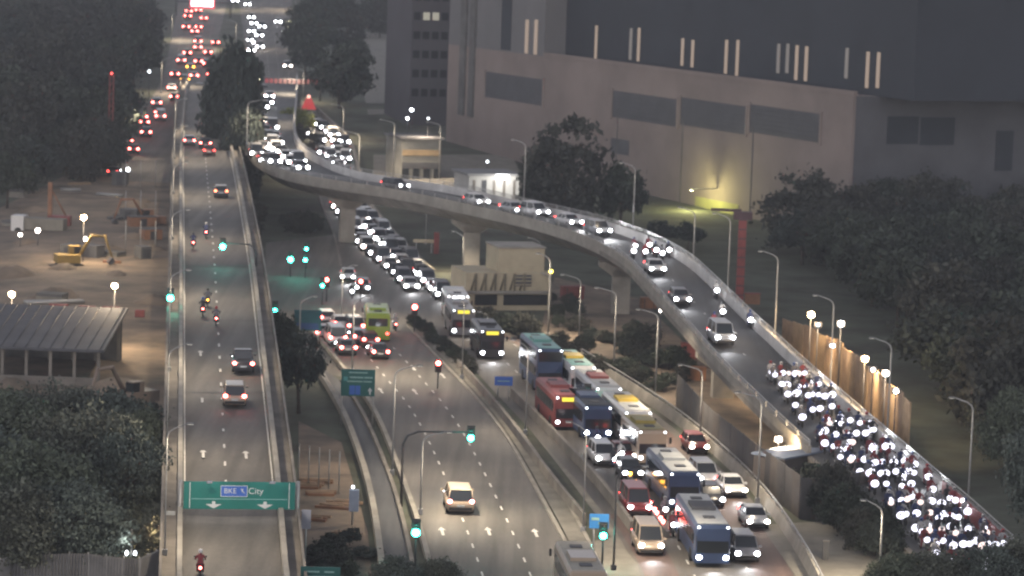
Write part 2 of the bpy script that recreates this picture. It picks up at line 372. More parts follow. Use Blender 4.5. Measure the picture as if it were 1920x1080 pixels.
# ------------------------------------------------------------------ the curved flyover on the right
ft = thing('flyover', 'curved concrete flyover crossing over the roads and sweeping down to the right', 'flyover')
fNp = [(470, 148), (467, 200), (464, 245), (465, 280), (482, 306), (530, 330), (610, 346), (740, 364), (870, 392), (1000, 421), (1090, 448), (1165, 486), (1222, 545), (1290, 622), (1340, 680), (1400, 742), (1480, 818), (1560, 888), (1640, 962), (1720, 1040), (1800, 1120)]
fFp = [(556, 148), (553, 200), (549, 235), (547, 262), (565, 296), (612, 318), (662, 329), (740, 344), (880, 376), (1000, 396), (1100, 418), (1180, 447), (1250, 484), (1330, 547), (1420, 624), (1500, 698), (1600, 786), (1700, 873), (1800, 960), (1900, 1047), (1975, 1115)]
fN0 = smooth_line([FL(*q) for q in fNp], 200); fF0 = smooth_line([FL(*q) for q in fFp], 200)
# near edge from the picture; far edge: mean of the traced one and a parallel one, so that the deck keeps an even width
fN = resample(fN0, 110); fF = []
for i, p in enumerate(fN):
    d = fN[min(i + 2, 109)] - fN[max(i - 2, 0)]; d.z = 0; d.normalize(); s = Vector((-d.y, d.x, 0))
    best = min(fF0, key=lambda q: abs((q - p).dot(d))); w = (best - p).dot(s); fF.append((p, s, w))
ws = np.array([w for _, _, w in fF]); ker = np.ones(15) / 15; wsm = np.convolve(np.pad(ws, 7, 'edge'), ker, 'valid'); wsm = np.clip(wsm, 6.6, 10.5)
fF = [p + s * w for (p, s, _), w in zip(fF, wsm)]
for p in fN + fF: p.z = zf(p.y)
o, _, _ = ribbon('deck', fN, fF, ASPHALT2, 0.0, 110, hf=zf, parent=ft); deckf = o
fN = resample(smooth_line(fN, 110), 110); fF = resample(smooth_line(fF, 110), 110)
kN = min(range(110), key=lambda j: (fN[j] - FL(1545, 888)).length)       # the near parapet ends where the ramp meets the ground
for pts, s in ((fN[:kN], 1), (fF, -1)):
    ph = .8 if s == 1 else 1.0
    mb = MB(); wall_strip(mb, offset(pts, 0.2 * s), -0.5, ph, 0.35, zf); mb.build('parapet', CONC if s == 1 else mat('concrete_headlit', (.45, .445, .43), .85, .25, .4), ft)  # far parapet is paler: headlight glow put into its colour
    mb = MB(); wall_strip(mb, offset(pts, 0.2 * s), ph + .42, ph + .5, 0.10, zf); wall_strip(mb, offset(pts, 0.2 * s), ph + .2, ph + .26, 0.07, zf); mb.build('rail', STEEL, ft)
    pp = resample(offset(pts, 0.2 * s), 130 if s == 1 else 150); mb = MB()
    for p in pp: mb.box((p.x, p.y, zf(p.y) + ph + .22), (0.12, 0.12, 0.44))
    o = mb.build('rail_posts', STEEL, ft); o['kind'] = 'stuff'
mb = MB(); secs = []
for a, b in zip(fN, fF):
    z = (zf(a.y) + zf(b.y)) / 2; w = (b - a).normalized(); w.z = 0
    secs.append([a - w * 0.38 + Vector((0, 0, -0.02)), b + w * 0.38 + Vector((0, 0, -0.02)), b + w * 0.38 + Vector((0, 0, -0.55)), b - w * 1.5 + Vector((0, 0, -1.9)), a + w * 1.5 + Vector((0, 0, -1.9)), a - w * 0.38 + Vector((0, 0, -0.55))])
mb.loft(secs, smooth=False); mb.build('girder', CONC2, ft)
for q in [(598, 458), (945, 498), (1325, 748), (1150, 590)]:
    base = T(*q); i = min(range(110), key=lambda k: (fN[k].lerp(fF[k], 0.45) - base).to_2d().length); c = fN[i].lerp(fF[i], 0.5); z = zf(c.y) - 1.85
    d = (fF[i] - fN[i]).normalized(); rz = math.atan2(d.y, d.x)
    mb = MB(); mb.box((c.x, c.y, (z - 0.9) / 2), (2.0, 1.6, z - 0.9), rz); mb.loft([[c + Matrix.Rotation(rz, 3, 'Z') @ Vector((x * w_, y * 0.8, 0)) + Vector((0, 0, zz - c.z)) for x, y in ((-1, -1), (1, -1), (1, 1), (-1, 1))] for w_, zz in ((1.0, z - 1.6), (2.6, z - 0.5), (2.6, z + 0.02))], smooth=False)
    mb.build('pier', CONC, ft)
def fly(frac_along_y, lat):
    i = min(range(110), key=lambda k: abs(fN[k].y - frac_along_y)); p = fN[i].lerp(fF[i], lat); d = (fN[min(i + 1, 109)] - fN[max(i - 1, 0)]); d.z = 0
    return Vector((p.x, p.y, zf(p.y))), d.normalized()
dashes(fN, fF, 0.5, 6, 0.008, deckf, zf, 285, 480, 0.8, 0.9)

# markings on the other roads
for f in (0.34, 0.66): dashes(cL, cR, f, 4.6, 0.04, road_main, hgt, 215, 330, 0.75, 0.75)
dd = cL[50] - cL[58]
for q in [(829, 997), (916, 997), (1004, 1000)]: flat(*q, arrow_me, 'lane_arrow', road_main, hgt, dd, 0.045, 1.1, 0.8)
for q in [(778, 735), (714, 733), (775, 690), (830, 705)]: flat(*q, arrow_me, 'lane_arrow', road_main, hgt, cL[20] - cL[26], 0.045, 0.9, 0.9)
for f in (0.33, 0.67):
    dashes(bL, bR, f, 5, 0.045, road_bus, hgt, 215, 360, 0.7, 0.8)
for f in (0.2, 0.4, 0.6, 0.8): dashes(eL[:38], eR[:38], f, 8, 0.06, road_bke, hgt, 500, 1000, 1.2, 1.0); dashes(rL, rR, f, 8, 0.07, road_jb, hgt, 500, 1000, 1.2, 1.0)
o, _, _ = ribbon('edge_line', [a.lerp(b, 0.985) for a, b in zip(cL, cR)], [a.lerp(b, 0.995) for a, b in zip(cL, cR)], PAINT, 0.045, 60, parent=road_main)

# ------------------------------------------------------------------ big building, upper right
WALLC = mat('warm_render', (0.175, 0.145, 0.132), 0.9, 0.16, 0.12)
WALLD = mat('grey_render', (0.115, 0.115, 0.118), 0.9, 0.12, 0.1)
PANEL = mat('louvre_grey', (0.062, 0.064, 0.07), 0.7, 0.15, 0.4)
ROOFD = mat('roof_dark', (0.022, 0.026, 0.034), 0.7, 0.2, 0.1)
ROOFG = mat('roof_grey', (0.075, 0.076, 0.082), 0.8, 0.2, 0.3)
STRIP = emit('lit_window_strip', (1.0, 0.74, 0.56), 0.34)
STRIPD = emit('dim_window_strip', (1.0, 0.88, 0.8), 0.16)
A = P(1587, 455); HB = 20.6; Bp = P(912, 92, HB); e1 = Vector((Bp.x - A.x, Bp.y - A.y, 0)).normalized(); e2 = Vector((e1.y, -e1.x, 0)); nrm = -e2
bt = thing('building', 'huge pale warehouse block with dark upper floor and upright strip lights', 'building', A, 0)
A0 = Vector((A.x, A.y, 0))
def bxyz(a, b, z): return A0 + e1 * a + e2 * b + Vector((0, 0, z))
def bl(v): return Vector(v) - Vector(bt.location)
def slab(mb, a0, a1, b0, b1, z0, z1):
    q = [bl(bxyz(a, b, z)) for z in (z0, z1) for a, b in ((a0, b0), (a1, b0), (a1, b1), (a0, b1))]
    return mb.face_set(q, [(0, 1, 2, 3), (7, 6, 5, 4), (0, 4, 5, 1), (1, 5, 6, 2), (2, 6, 7, 3), (3, 7, 4, 0)])
def on_facade(px, py, off=0.0):
    p = hit(px, py, A0 + nrm * off, nrm); return (p - A0).dot(e1), p.z
aL = on_facade(836, 250)[0]
mb = MB(); slab(mb, 0, aL, 0, 62, -0.5, HB); mb.build('main_wall', WALLC, bt)
mb = MB(); slab(mb, -0.05, 0.02, 0.5, 62, -0.4, HB - .02); mb.build('shaded_end_face', mat('shaded_end_face', (.075, .077, .084), .9, .15, .2), bt)  # thin dark slab: shade of the end wall put into its colour
aT = on_facade(1021, 60)[0]
mb = MB(); slab(mb, aT, aL, 0.05, 40, HB, 48); mb.build('tower_wall', WALLD, bt)
for px0, px1 in ((866, 876), (884, 893), (940, 958)):
    a0, a1 = on_facade(px0, 60)[0], on_facade(px1, 60)[0]; mb = MB(); slab(mb, a0, a1, -0.35 if px0 < 900 else -0.04, 0.06, HB - 12 if px0 < 900 else HB + 0.3, 47.5); mb.build('tower_rib' if px0 < 900 else 'tower_slot', CONC3 if px0 < 900 else ROOFD, bt)
mb = MB(); slab(mb, -0.3, aT - 0.02, -0.12, 0.5, HB + 0.002, HB + 0.7); mb.build('cornice', WALLC, bt)
SB = 4.0
mb = MB(); slab(mb, -9, aT - 0.03, SB, 58, HB, 46); mb.build('upper_floor', ROOFD, bt)
pt = A0 + e2 * SB
for px, y0, y1, dim in [(988, 37, 100, 0), (1005, 37, 102, 0), (1118, 48, 115, 0), (1183, 53, 112, 1), (1198, 52, 115, 0), (1280, 72, 123, 0), (1299, 75, 126, 0), (1362, 75, 138, 0), (1383, 75, 142, 0),
                        (1460, 82, 137, 1), (1477, 82, 137, 1), (1494, 85, 150, 0), (1512, 87, 152, 0), (1588, 90, 147, 1), (1627, 97, 165, 0), (1647, 98, 165, 0)]:
    off = 0.0 if px < 1021 else SB
    p = hit(px, (y0 + y1) / 2, A0 + e2 * off, nrm); a = (p - A0).dot(e1); zt = hit(px + 1, y0, A0 + e2 * off, nrm).z; zb = hit(px - 1, y1, A0 + e2 * off, nrm).z
    w = 0.5 if px > 1100 else 0.7
    mb = MB(); slab(mb, a - w * 0.75, a + w * 0.75, off - 0.12, off + 0.02, zb, zt); mb.build('strip_light', STRIPD if dim else STRIP, bt)
def wpanel(name, quad, m, depth=-0.10, dim=0.02):
    pts = [on_facade(*q) for q in quad]; a0 = (pts[0][0] + pts[3][0]) / 2; a1 = (pts[1][0] + pts[2][0]) / 2; z1 = (pts[0][1] + pts[1][1]) / 2; z0 = (pts[2][1] + pts[3][1]) / 2
    mb = MB(); slab(mb, a0, a1, depth, dim, z0, z1); return mb.build(name, m, bt), a0, a1, z0, z1
for quad in ([(1148, 172), (1272, 184), (1270, 235), (1147, 222)], [(1276, 185), (1402, 197), (1399, 250), (1274, 236)], [(1406, 198), (1542, 211), (1537, 264), (1404, 251)], [(910, 137), (1020, 146), (1018, 194), (909, 186)]):
    o, a0, a1, z0, z1 = wpanel('louvre_window', quad, PANEL, -0.05)
    n = 6
    for k in range(1, n):
        z = z0 + (z1 - z0) * k / n; mb = MB(); slab(mb, a0, a1, -0.14, -0.05, z - 0.04, z + 0.04); c = mb.build('louvre_blade', PANEL, bt); c.parent = o
    for aa in (a0, a1):
        mb = MB(); slab(mb, aa - 0.25, aa + 0.25, -0.2, 0.02, z0 - 0.3, z1 + 0.3); c = mb.build('frame', WALLC, bt); c.parent = o
wpanel('doorway', [(1146, 260), (1180, 262), (1179, 290), (1145, 288)], PANEL, -0.03)
LITW = mat('lamplit_wall', (0.24, 0.24, 0.10), 0.8, 0.2, 0.3)  # yellow lamp glow on the bay wall put into its colour
o, a0, a1, z0, z1 = wpanel('loading_bay', [(1305, 372), (1385, 380), (1383, 452), (1300, 446)], LITW, -0.08)
c = bxyz((a0 + a1) / 2, -4.5, z1 + 1.4); lp = bpy.data.lights.new('bay_lamp', 'POINT'); lp.energy = 5000; lp.color = (1, 0.93, 0.38); lp.shadow_soft_size = 0.3
mb = MB(); mb.box(bl(bxyz((a0 + a1) / 2, -2.2, z1 + 1.8)), (0.3, 4.4, 0.12), math.atan2(e2.y, e2.x) - math.pi / 2); o = mb.build('lamp_bracket', STEEL, bt)
lo = link('bay_lamp', lp, bt, bl(c)); mb = MB(); mb.ball(bl(c + Vector((0, 0, .22))), (.3, .3, .14)); mb.build('bay_lamp_body', emit('bay_lamp_lens', (1, .93, .5), 2), bt)
for f in (0.28, 0.5, 0.72):
    a = aT * f; mb = MB(); slab(mb, a - 0.09, a + 0.09, -0.1, 0.02, 0.5, HB - 6.5); mb.build('downpipe', CONC3, bt)
# right hand wing face: window panels on the end wall
for px0, px1, y0, y1 in ((1664, 1722, 218, 270), (1726, 1790, 220, 272), (1868, 1900, 245, 320)):
    q = [hit(px, py, A0 - e1 * 0.0, -e1) for px, py in ((px0, y0), (px1, y0 + 2), (px1, y1 + 2), (px0, y1))]
    b0, b1 = (q[0] - A0).dot(e2), (q[1] - A0).dot(e2); mb = MB(); slab(mb, -0.14, -0.04, b0, b1, q[3].z, q[0].z); mb.build('end_window', ROOFD, bt)
mb = MB(); slab(mb, -40, -0.5, 30, 60, 0, 9); mb.build('annex', ROOFG, bt)

# dark tower left of it
def block(name, label, cat, px0, px1, py, top, depth, m, roof=None, terrain=True, yaw=0.0):
    a, b = T(px0, py), T(px1, py); c = (a + b) / 2; w = (b - a).length
    t = thing(name, label, cat, (c.x, c.y, hgt(c.y)), math.atan2(b.y - a.y, b.x - a.x) + yaw)
    mb = MB(); mb.box((0, depth / 2, top / 2 - 0.3), (w, depth, top + 0.6)); mb.build('wall', m, t)
    if roof: mb = MB(); mb.box((0, depth / 2, top + 0.2), (w + 0.8, depth + 0.8, 0.35)); mb.build('roof', roof, t)
    return t, w
DARKW = mat('dusky_wall', (0.06, 0.058, 0.066), 0.9, 0.15, 0.1)
t, w = block('building', 'dusky dark tower block between the trees and the pale warehouse', 'building', 766, 838, 235, 45, 18, DARKW)
for k, z in enumerate((6, 9.5, 13, 16.5, 20, 23.5)):
    for j in range(4):
        o = MB(); o.box((-w * 0.36 + j * w * 0.24, -0.03, z), (w * 0.17, 0.1, 1.4)); lit = (k, j) in ((4, 1), (4, 2)); o.build('window', emit('lit_window', (1, 0.95, 0.75), 0.35) if lit else GLASS, t)
t, w = block('guardhouse', 'low pale checkpoint shed with banded front behind the flyover lamps', 'shed', 752, 825, 338, 6.5, 9, mat('pale_wall', (0.17, 0.17, 0.155), 0.9, 0.2, 0.4), ROOFG)
for z, m in ((4.4, mat('tan_band', (0.2, 0.15, 0.09), 0.8, 0.2, 1)), (2.4, PANEL)):
    mb = MB(); mb.box((0, -0.06, z), (w * 0.98, 0.14, 0.9)); mb.build('band', m, t)
for k in range(4): mb = MB(); mb.box((-w * 0.4 + k * w * 0.27, -0.1, 1.0), (w * 0.16, 0.16, 1.7)); mb.build('window', GLASS, t)
t, w = block('booth', 'small white lit office building beside the flyover under a bright lamp', 'office', 878, 972, 388, 4.6, 8, mat('white_wall', (0.4, 0.4, 0.38), 0.8, 0.1, 0.5), mat('pale_roof', (0.2, 0.2, 0.2), 0.8, 0.1, 1))
for k in range(5):
    mb = MB(); mb.box((-w * 0.4 + k * w * 0.2, -0.04, 2.4), (w * 0.05 if k != 1 else w * 0.09, 0.1, 3.2)); mb.build('pilaster' if k != 1 else 'door', CONC2 if k != 1 else PANEL, t)
mb = MB(); mb.box((w * 0.14, -0.35, 4.55), (2.0, 0.5, 0.7)); mb.build('lamp', emit('booth_lamp', (0.95, 0.97, 1), 5), t)
lp = bpy.data.lights.new('booth_lamp', 'POINT'); lp.energy = 1500; lp.shadow_soft_size = 0.4; lp.color = (1, 0.95, 0.9); link('booth_lamp', lp, t, (w * 0.14, -3.5, 4.6))

# tan control building under the flyover
TAN = mat('tan_wall', (0.38, 0.33, 0.23), 0.85, 0.15, 0.5); TAN2 = mat('tan_wall_dark', (0.14, 0.125, 0.09), 0.85, 0.15, 0.5)
t, w = block('control_building', 'low tan building with diagonal lattice front and square roof block', 'building', 872, 1030, 582, 4.3, 7, TAN)
mb = MB(); mb.box((w * 0.16, 3.2, 5.6), (w * 0.55, 5.4, 2.9)); ub = mb.build('roof_block', TAN, t)
mb = MB(); mb.box((w * 0.16, 3.2, 7.1), (w * 0.57, 5.7, 0.2)); mb.build('roof_cap', CONC, t)
for k in range(6):
    x = -w * 0.44 + k * w * 0.115; mb = MB(); mb.tube([(x, -0.1, 2.3), (x + w * 0.05, -0.1, 4.2)], 0.12, 5); mb.build('lattice_bar', TAN2, t)
    mb = MB(); mb.box((x + w * 0.055, -0.09, 3.2), (0.2, 0.2, 2.0)); mb.build('lattice_post', TAN2, t)
mb = MB(); mb.box((0, -0.25, 2.1), (w * 1.0, 0.55, 0.28)); mb.build('ledge', CONC, t)
for x, ww in ((-w * 0.26, 2.6), (w * 0.1, 3.0), (w * 0.36, 2.2)): mb = MB(); mb.box((x, -0.04, 1.2), (ww, 0.12, 1.2)); mb.build('window', GLASS, t)
mb = MB(); mb.box((w * 0.17, -0.05, 3.4), (2.0, 0.14, 1.3)); o = mb.build('louvre', PANEL, t)
for k in range(3): mb = MB(); mb.box((w * 0.17, -0.15, 2.95 + k * 0.42), (2.0, 0.08, 0.1)); mb.build('louvre_blade', TAN, t).parent = o
mb = MB(); mb.tube([(w * 0.5, -0.3, 0), (w * 0.5, -0.3, 3.2), (w * 0.47, -0.3, 3.9), (w * 0.38, -0.3, 4.35)], 0.14, 6); mb.build('arched_pipe', CONC, t)

# left: open sided shed with a dark sloping roof
a, b = T(-90, 712), T(188, 722); c = (a + b) / 2; w = (b - a).length
t = thing('shed', 'open sided shed with dark grey sloping roof at the left edge', 'shed', c, math.atan2(b.y - a.y, b.x - a.x))
mb = MB(); q = [(-w / 2 - .4, -0.8, 3.4), (w / 2 + .4, -0.8, 3.4), (w / 2 + .4, 16, 5.2), (-w / 2 - .4, 16, 5.2)]
mb.face_set([(x, y, z) for x, y, z in q] + [(x, y, z - 0.25) for x, y, z in q], [(0, 1, 2, 3), (7, 6, 5, 4), (0, 4, 5, 1), (1, 5, 6, 2), (2, 6, 7, 3), (3, 7, 4, 0)])
rf = mb.build('roof', ROOFG, t)
for k in range(13):
    x = -w / 2 + w * k / 12; mb = MB(); mb.tube([(x, -0.75, 3.44), (x, 15.9, 5.24)], 0.05, 4); mb.build('roof_seam', ROOFG, rf)
for k in range(7):
    x = -w / 2 + 0.2 + (w - 0.4) * k / 6; mb = MB(); mb.box((x, 0, 1.6), (0.28, 0.28, 3.3)); mb.build('post', CONC2, t)
    mb = MB(); mb.box((x, 14, 2.4), (0.28, 0.28, 5)); mb.build('post', CONC2, t)
mb = MB(); mb.box((0, 15, 2.4), (w, 0.2, 4.8)); mb.build('back_wall', CONC3, t)
mb = MB(); mb.box((0, -1.6, 0.45), (w, 0.25, 0.9)); mb.build('low_wall', CONC2, t)

# ------------------------------------------------------------------ trees
def crown_mesh(name, m, n_clump=70, per=42, seed=0, rx=1.0, rz=0.85, leaf=0.085, low=-0.55):
    rg = np.random.RandomState(seed); vs = []; fs = []
    cs = []
    while len(cs) < n_clump:
        p = rg.uniform(-1, 1, 3); r = np.linalg.norm(p)
        if 0.35 < r < 1.0 and p[2] > low and rg.rand() < r ** 1.5: cs.append(p * np.array([rx, rx, rz]) * (0.85 + 0.3 * rg.rand()))
    for c in cs:
        cr_ = rg.uniform(0.13, 0.26)
        for _ in range(per):
            q = c + rg.normal(0, 1, 3) * cr_ * 0.55 * np.array([1.15, 1.15, 0.75]); u = rg.normal(0, 1, 3); u /= np.linalg.norm(u); w_ = np.cross(u, rg.normal(0, 1, 3)); w_ /= np.linalg.norm(w_)
            s = leaf * rg.uniform(0.6, 1.3); o = len(vs)
            vs += [tuple(q - u * s), tuple(q - w_ * s * 0.55), tuple(q + u * s), tuple(q + w_ * s * 0.55)]; fs.append((o, o + 1, o + 2, o + 3))
    me = bpy.data.meshes.new(name); me.from_pydata(vs, [], fs); me.materials.append(m); me.update(); return me
def trunk_mesh(name, seed, bare=0.9):
    rg = np.random.RandomState(seed); mb = MB(); mb.tube([(0, 0, 0), (0.03, 0.02, 0.35), (0.0, 0.05, 0.7), (0.02, 0.03, 1.0)], [0.035, 0.028, 0.02, 0.008], 7)
    for k in range(7):
        a = k * 0.9 + rg.rand(); z = 0.38 + 0.07 * k; L = 0.3 - 0.02 * k
        mb.tube([(0.01, 0.02, z), (math.cos(a) * L * 0.5, math.sin(a) * L * 0.5, z + 0.1), (math.cos(a) * L, math.sin(a) * L, z + 0.19)], [0.016, 0.011, 0.004], 5)
    return mb.mesh(name, BARK)
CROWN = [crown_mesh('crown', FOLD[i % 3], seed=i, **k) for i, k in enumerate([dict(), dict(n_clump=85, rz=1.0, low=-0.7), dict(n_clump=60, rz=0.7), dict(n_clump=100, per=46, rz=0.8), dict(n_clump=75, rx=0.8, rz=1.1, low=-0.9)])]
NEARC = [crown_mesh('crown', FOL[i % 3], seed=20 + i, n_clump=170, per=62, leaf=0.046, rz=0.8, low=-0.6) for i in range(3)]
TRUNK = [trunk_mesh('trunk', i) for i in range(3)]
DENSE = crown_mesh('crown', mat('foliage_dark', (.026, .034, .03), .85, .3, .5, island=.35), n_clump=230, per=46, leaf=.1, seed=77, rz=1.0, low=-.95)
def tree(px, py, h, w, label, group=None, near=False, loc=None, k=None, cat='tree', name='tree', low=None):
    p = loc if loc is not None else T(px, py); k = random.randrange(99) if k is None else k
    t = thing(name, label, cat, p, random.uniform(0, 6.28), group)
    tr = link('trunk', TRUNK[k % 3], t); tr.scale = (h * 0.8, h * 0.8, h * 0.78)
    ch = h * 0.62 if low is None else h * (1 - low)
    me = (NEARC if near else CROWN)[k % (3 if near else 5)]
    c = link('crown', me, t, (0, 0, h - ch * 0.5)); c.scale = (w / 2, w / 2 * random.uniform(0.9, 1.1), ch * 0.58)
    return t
def inpoly(x, y, poly):
    r = False; j = len(poly) - 1
    for i in range(len(poly)):
        xi, yi = poly[i]; xj, yj = poly[j]
        if (yi > y) != (yj > y) and x < (xj - xi) * (y - yi) / (yj - yi) + xi: r = not r
        j = i
    return r
def grove(poly, n, h0, h1, label, group, seed, mind=5.0, k=None, wf=0.95):
    rg = random.Random(seed); pts = []; tries = 0
    x0, x1 = min(p[0] for p in poly), max(p[0] for p in poly); y0, y1 = min(p[1] for p in poly), max(p[1] for p in poly)
    while len(pts) < n and tries < 6000:
        tries += 1; x, y = rg.uniform(x0, x1), rg.uniform(y0, y1)
        if not inpoly(x, y, poly): continue
        p = T(x, y)
        if all((p - q).length > mind for q in pts):
            pts.append(p); h = rg.uniform(h0, h1); tree(0, 0, h, h * wf * rg.uniform(0.85, 1.1), label(x, y) if callable(label) else label, group, loc=p, k=rg.randrange(99), low=0.12)
grove([(-60, -110), (300, -110), (318, 0), (300, 100), (265, 160), (205, 240), (200, 300), (-60, 330)], 95, 9, 13, lambda x, y: 'dark tree in the grove left of the expressway, ' + ('near the top edge' if y < 40 else 'along the left edge' if x < 110 else 'beside the construction site' if y > 230 else 'bordering the red lit lanes' if x > 200 else 'in its middle'), 'grove left of the expressway', 1, 6.0)
grove([(575, -110), (900, -110), (900, 50), (760, 80), (668, 92), (668, 235), (640, 235), (590, 195), (566, 120), (565, 0)], 52, 8, 12, lambda x, y: 'dark tree in the wood between expressway and warehouse, ' + ('near the top edge' if y < 20 else 'above the slip road bend' if y > 130 else 'beside the white lit lanes' if x < 640 else 'by the dusky tower'), 'wood between expressway and warehouse', 2, 6.0)
grove([(772, 110), (832, 110), (832, 225), (792, 222)], 6, 7, 9, 'dark tree at the foot of the dusky tower block', 'trees at the foot of the dusky tower', 8, 3.5)
grove([(1490, 500), (1560, 520), (1640, 590), (1720, 660), (1760, 740), (1850, 840), (1990, 950), (1990, 440), (1500, 460)], 60, 7, 10, lambda x, y: 'dark tree in the woodland right of the flyover, ' + ('against the warehouse end wall' if y < 540 and x < 1760 else 'on the right edge up high' if y < 600 else 'behind the brown hoarding' if x < 1760 else 'near the last lamp' if y > 740 else 'midway down the right edge'), 'woodland right of the flyover', 3, 5.5)
grove([(0, 330), (120, 300), (190, 320), (200, 345), (90, 350), (0, 400)], 14, 6, 9, 'dark tree bordering the far side of the construction site', 'trees bordering the construction site', 4, 4)
for q, lab in [((433, 338, 18.5, 8.6), 'tall narrow dark tree in the gap between viaduct and flyover'), ((450, 300, 14, 7.0), 'shorter dark tree behind the tall narrow one between the two bridges'), ((452, 372, 11.5, 5.6), 'low dark tree at the near end of the gap between the bridges')]:
    t_ = tree(q[0], q[1], q[2], q[3], lab, k=3, low=0.0)
    for ch in t_.children:
        if ch.name.startswith('crown'): ch.data = DENSE
for q, lab in [((1052, 452, 15, 11.5), 'large round dark tree in front of the warehouse facade'), ((1162, 448, 10.5, 6.5), 'smaller dark tree right of the large round one before the warehouse'),
               ((1003, 405, 7.5, 6), 'bushy tree beside the small white lit office'), ((552, 262, 5.5, 6.5), 'yellowish green tree on the island inside the slip road bend'), ((566, 300, 5.2, 5), 'dark tree on the slip road island nearest the flyover'),
               ((560, 775, 7.5, 4.6), 'dark tree beside the viaduct below the teal sign'), ((520, 700, 6.0, 3.6), 'narrow dark tree tucked against the viaduct side'), ((1545, 500, 7.5, 8.5), 'dark rounded tree against the right corner of the warehouse'),
               ((1290, 470, 4.0, 4.2), 'small dark tree under the yellow lit loading bay'), ((1240, 462, 3.6, 4.5), 'low bushy tree left of the yellow lit bay')]:
    t_ = tree(*q, lab, low=0.15)
    if 'yellowish' in lab:
        for ch in t_.children:
            if ch.name.startswith('crown'): ch.data = ch.data.copy(); ch.data.materials[0] = mat('foliage_lamplit', (.16, .18, .05), .8, .3, .6, island=.3)  # lamplight on this crown put into the leaf colour
for i, (x, y, h, w_) in enumerate([(60, 1045, 8.0, 8.2), (165, 985, 8.6, 8.4), (236, 1000, 7.4, 6.0), (20, 930, 7.6, 8.0), (110, 895, 7.4, 7.8), (205, 905, 7.2, 7.4), (262, 925, 6.4, 4.4), (300, 1060, 4.2, 3.4), (-30, 1010, 8, 8), (245, 860, 4.8, 5), (10, 1085, 6.5, 7), (140, 1075, 6, 7), (-20, 880, 6.5, 8)]):
    tree(x, y, h, w_, ['tree at the bottom left of the dark lower left clump', 'tree in the middle of the dark lower left clump', 'tree nearest the viaduct in the dark lower left clump', 'tree on the left edge of the dark lower left clump', 'tree below the shed\'s low wall in the lower left clump', 'tree at the top right of the dark lower left clump', 'small tree leaning over the viaduct edge from the lower left clump', 'short bushy tree by the corrugated fence end', 'tree half cut off by the left edge in the lower clump', 'low tree at the upper right fringe of the lower left clump', 'tree behind the corrugated fence at the far left', 'tree behind the corrugated fence near its middle', 'tree filling the top left of the dark lower left clump'][i], 'dark clump at lower left', near=True, k=i, low=0.05)
for i, (x, y, h, w_) in enumerate([(1700, 1135, 3.6, 4.4), (1775, 1150, 4.2, 4.6), (1860, 1160, 4.6, 4.8), (1655, 1120, 2.6, 2.4), (1935, 1150, 5.2, 5.2), (1960, 1020, 9.5, 6.5), (1905, 900, 7.6, 5.6), (1870, 850, 7.0, 5.0)]):
    tree(x, y, h, w_, ['leftmost dark tree of the lower right corner beside the apron', 'second dark tree along the bottom right edge', 'dark tree hiding the last motorcycles at bottom right', 'small dark tree by the thin pole on the apron', 'dark tree in the very corner at bottom right', 'tall dark tree on the right edge beside the last lamp', 'dark tree on the right edge above the last lamp base', 'dark tree right of the end of the brown hoarding'][i], 'dark trees in the lower right corner', near=True, k=i, low=0.05)
for (x, y, h, w_), lab in [((745, 1112, 2.4, 3.2), 'low bush at the bottom edge left of the kerb end'), ((826, 1108, 2.2, 2.6), 'low bush at the bottom edge right of the kerb end'), ((345, 1112, 1.9, 1.6), 'small bush growing at the foot of the viaduct parapet')]:
    tree(x, y, h, w_, lab, near=True, cat='bush', name='bush', low=0.0)
def shrub(px, py, h, w_, label, group): return tree(px, py, h, w_, label, group, cat='shrub', name='shrub', low=0.0)
rg = random.Random(5)
for i in range(26):
    f = i / 25; x = 905 + f * 330 + rg.uniform(-14, 14); y = 625 + f * 120 + rg.uniform(-16, 6); shrub(x, y - 12, rg.uniform(1.2, 2.2), rg.uniform(2.0, 3.2), 'low shrub in the planting strip along the bus road', 'shrubs along the bus road')
for i in range(14):
    f = i / 13; shrub(775 + f * 105, 612 + f * 86 + rg.uniform(-8, 4), rg.uniform(0.8, 1.4), rg.uniform(1.2, 2), 'brownish low shrub in the median before the junction', 'median shrubs by the junction')
for i in range(30):
    x = rg.uniform(1015, 1290); y0_ = 600 + (x - 1015) * .42; shrub(x, rg.uniform(y0_ - 45, y0_ + 10), rg.uniform(.8, 2.4), rg.uniform(1.4, 3.2), 'low shrub on the waste ground under the flyover curve', 'shrubs on the waste ground')
for i in range(20):
    k_ = kN + .5 + rg.random() * 5; q_ = fN[int(k_)].lerp(fN[int(k_) + 1], k_ % 1); o_ = offset([fN[int(k_)], fN[int(k_) + 1]], rg.uniform(.8, 2.6))[0] - fN[int(k_)]
    shrub_p = q_ + o_; shrub_p.z = 0; tree(0, 0, rg.uniform(2.6, 3.7), rg.uniform(2.2, 3.2), 'dark bush massed beside the foot of the flyover ramp', 'bushes beside the ramp foot', loc=shrub_p, cat='shrub', name='shrub', low=0.0)
for i in range(12):
    shrub(rg.uniform(575, 690), rg.uniform(1020, 1090), rg.uniform(0.8, 1.5), rg.uniform(1.5, 2.6), 'low bush on the soil left of the service road', 'bushes left of the service road')
for i in range(10):
    shrub(rg.uniform(470, 590), rg.uniform(410, 450), rg.uniform(1.5, 3.0), rg.uniform(2.5, 4), 'dark bush under the flyover near the left pier', 'bushes near the left flyover pier')

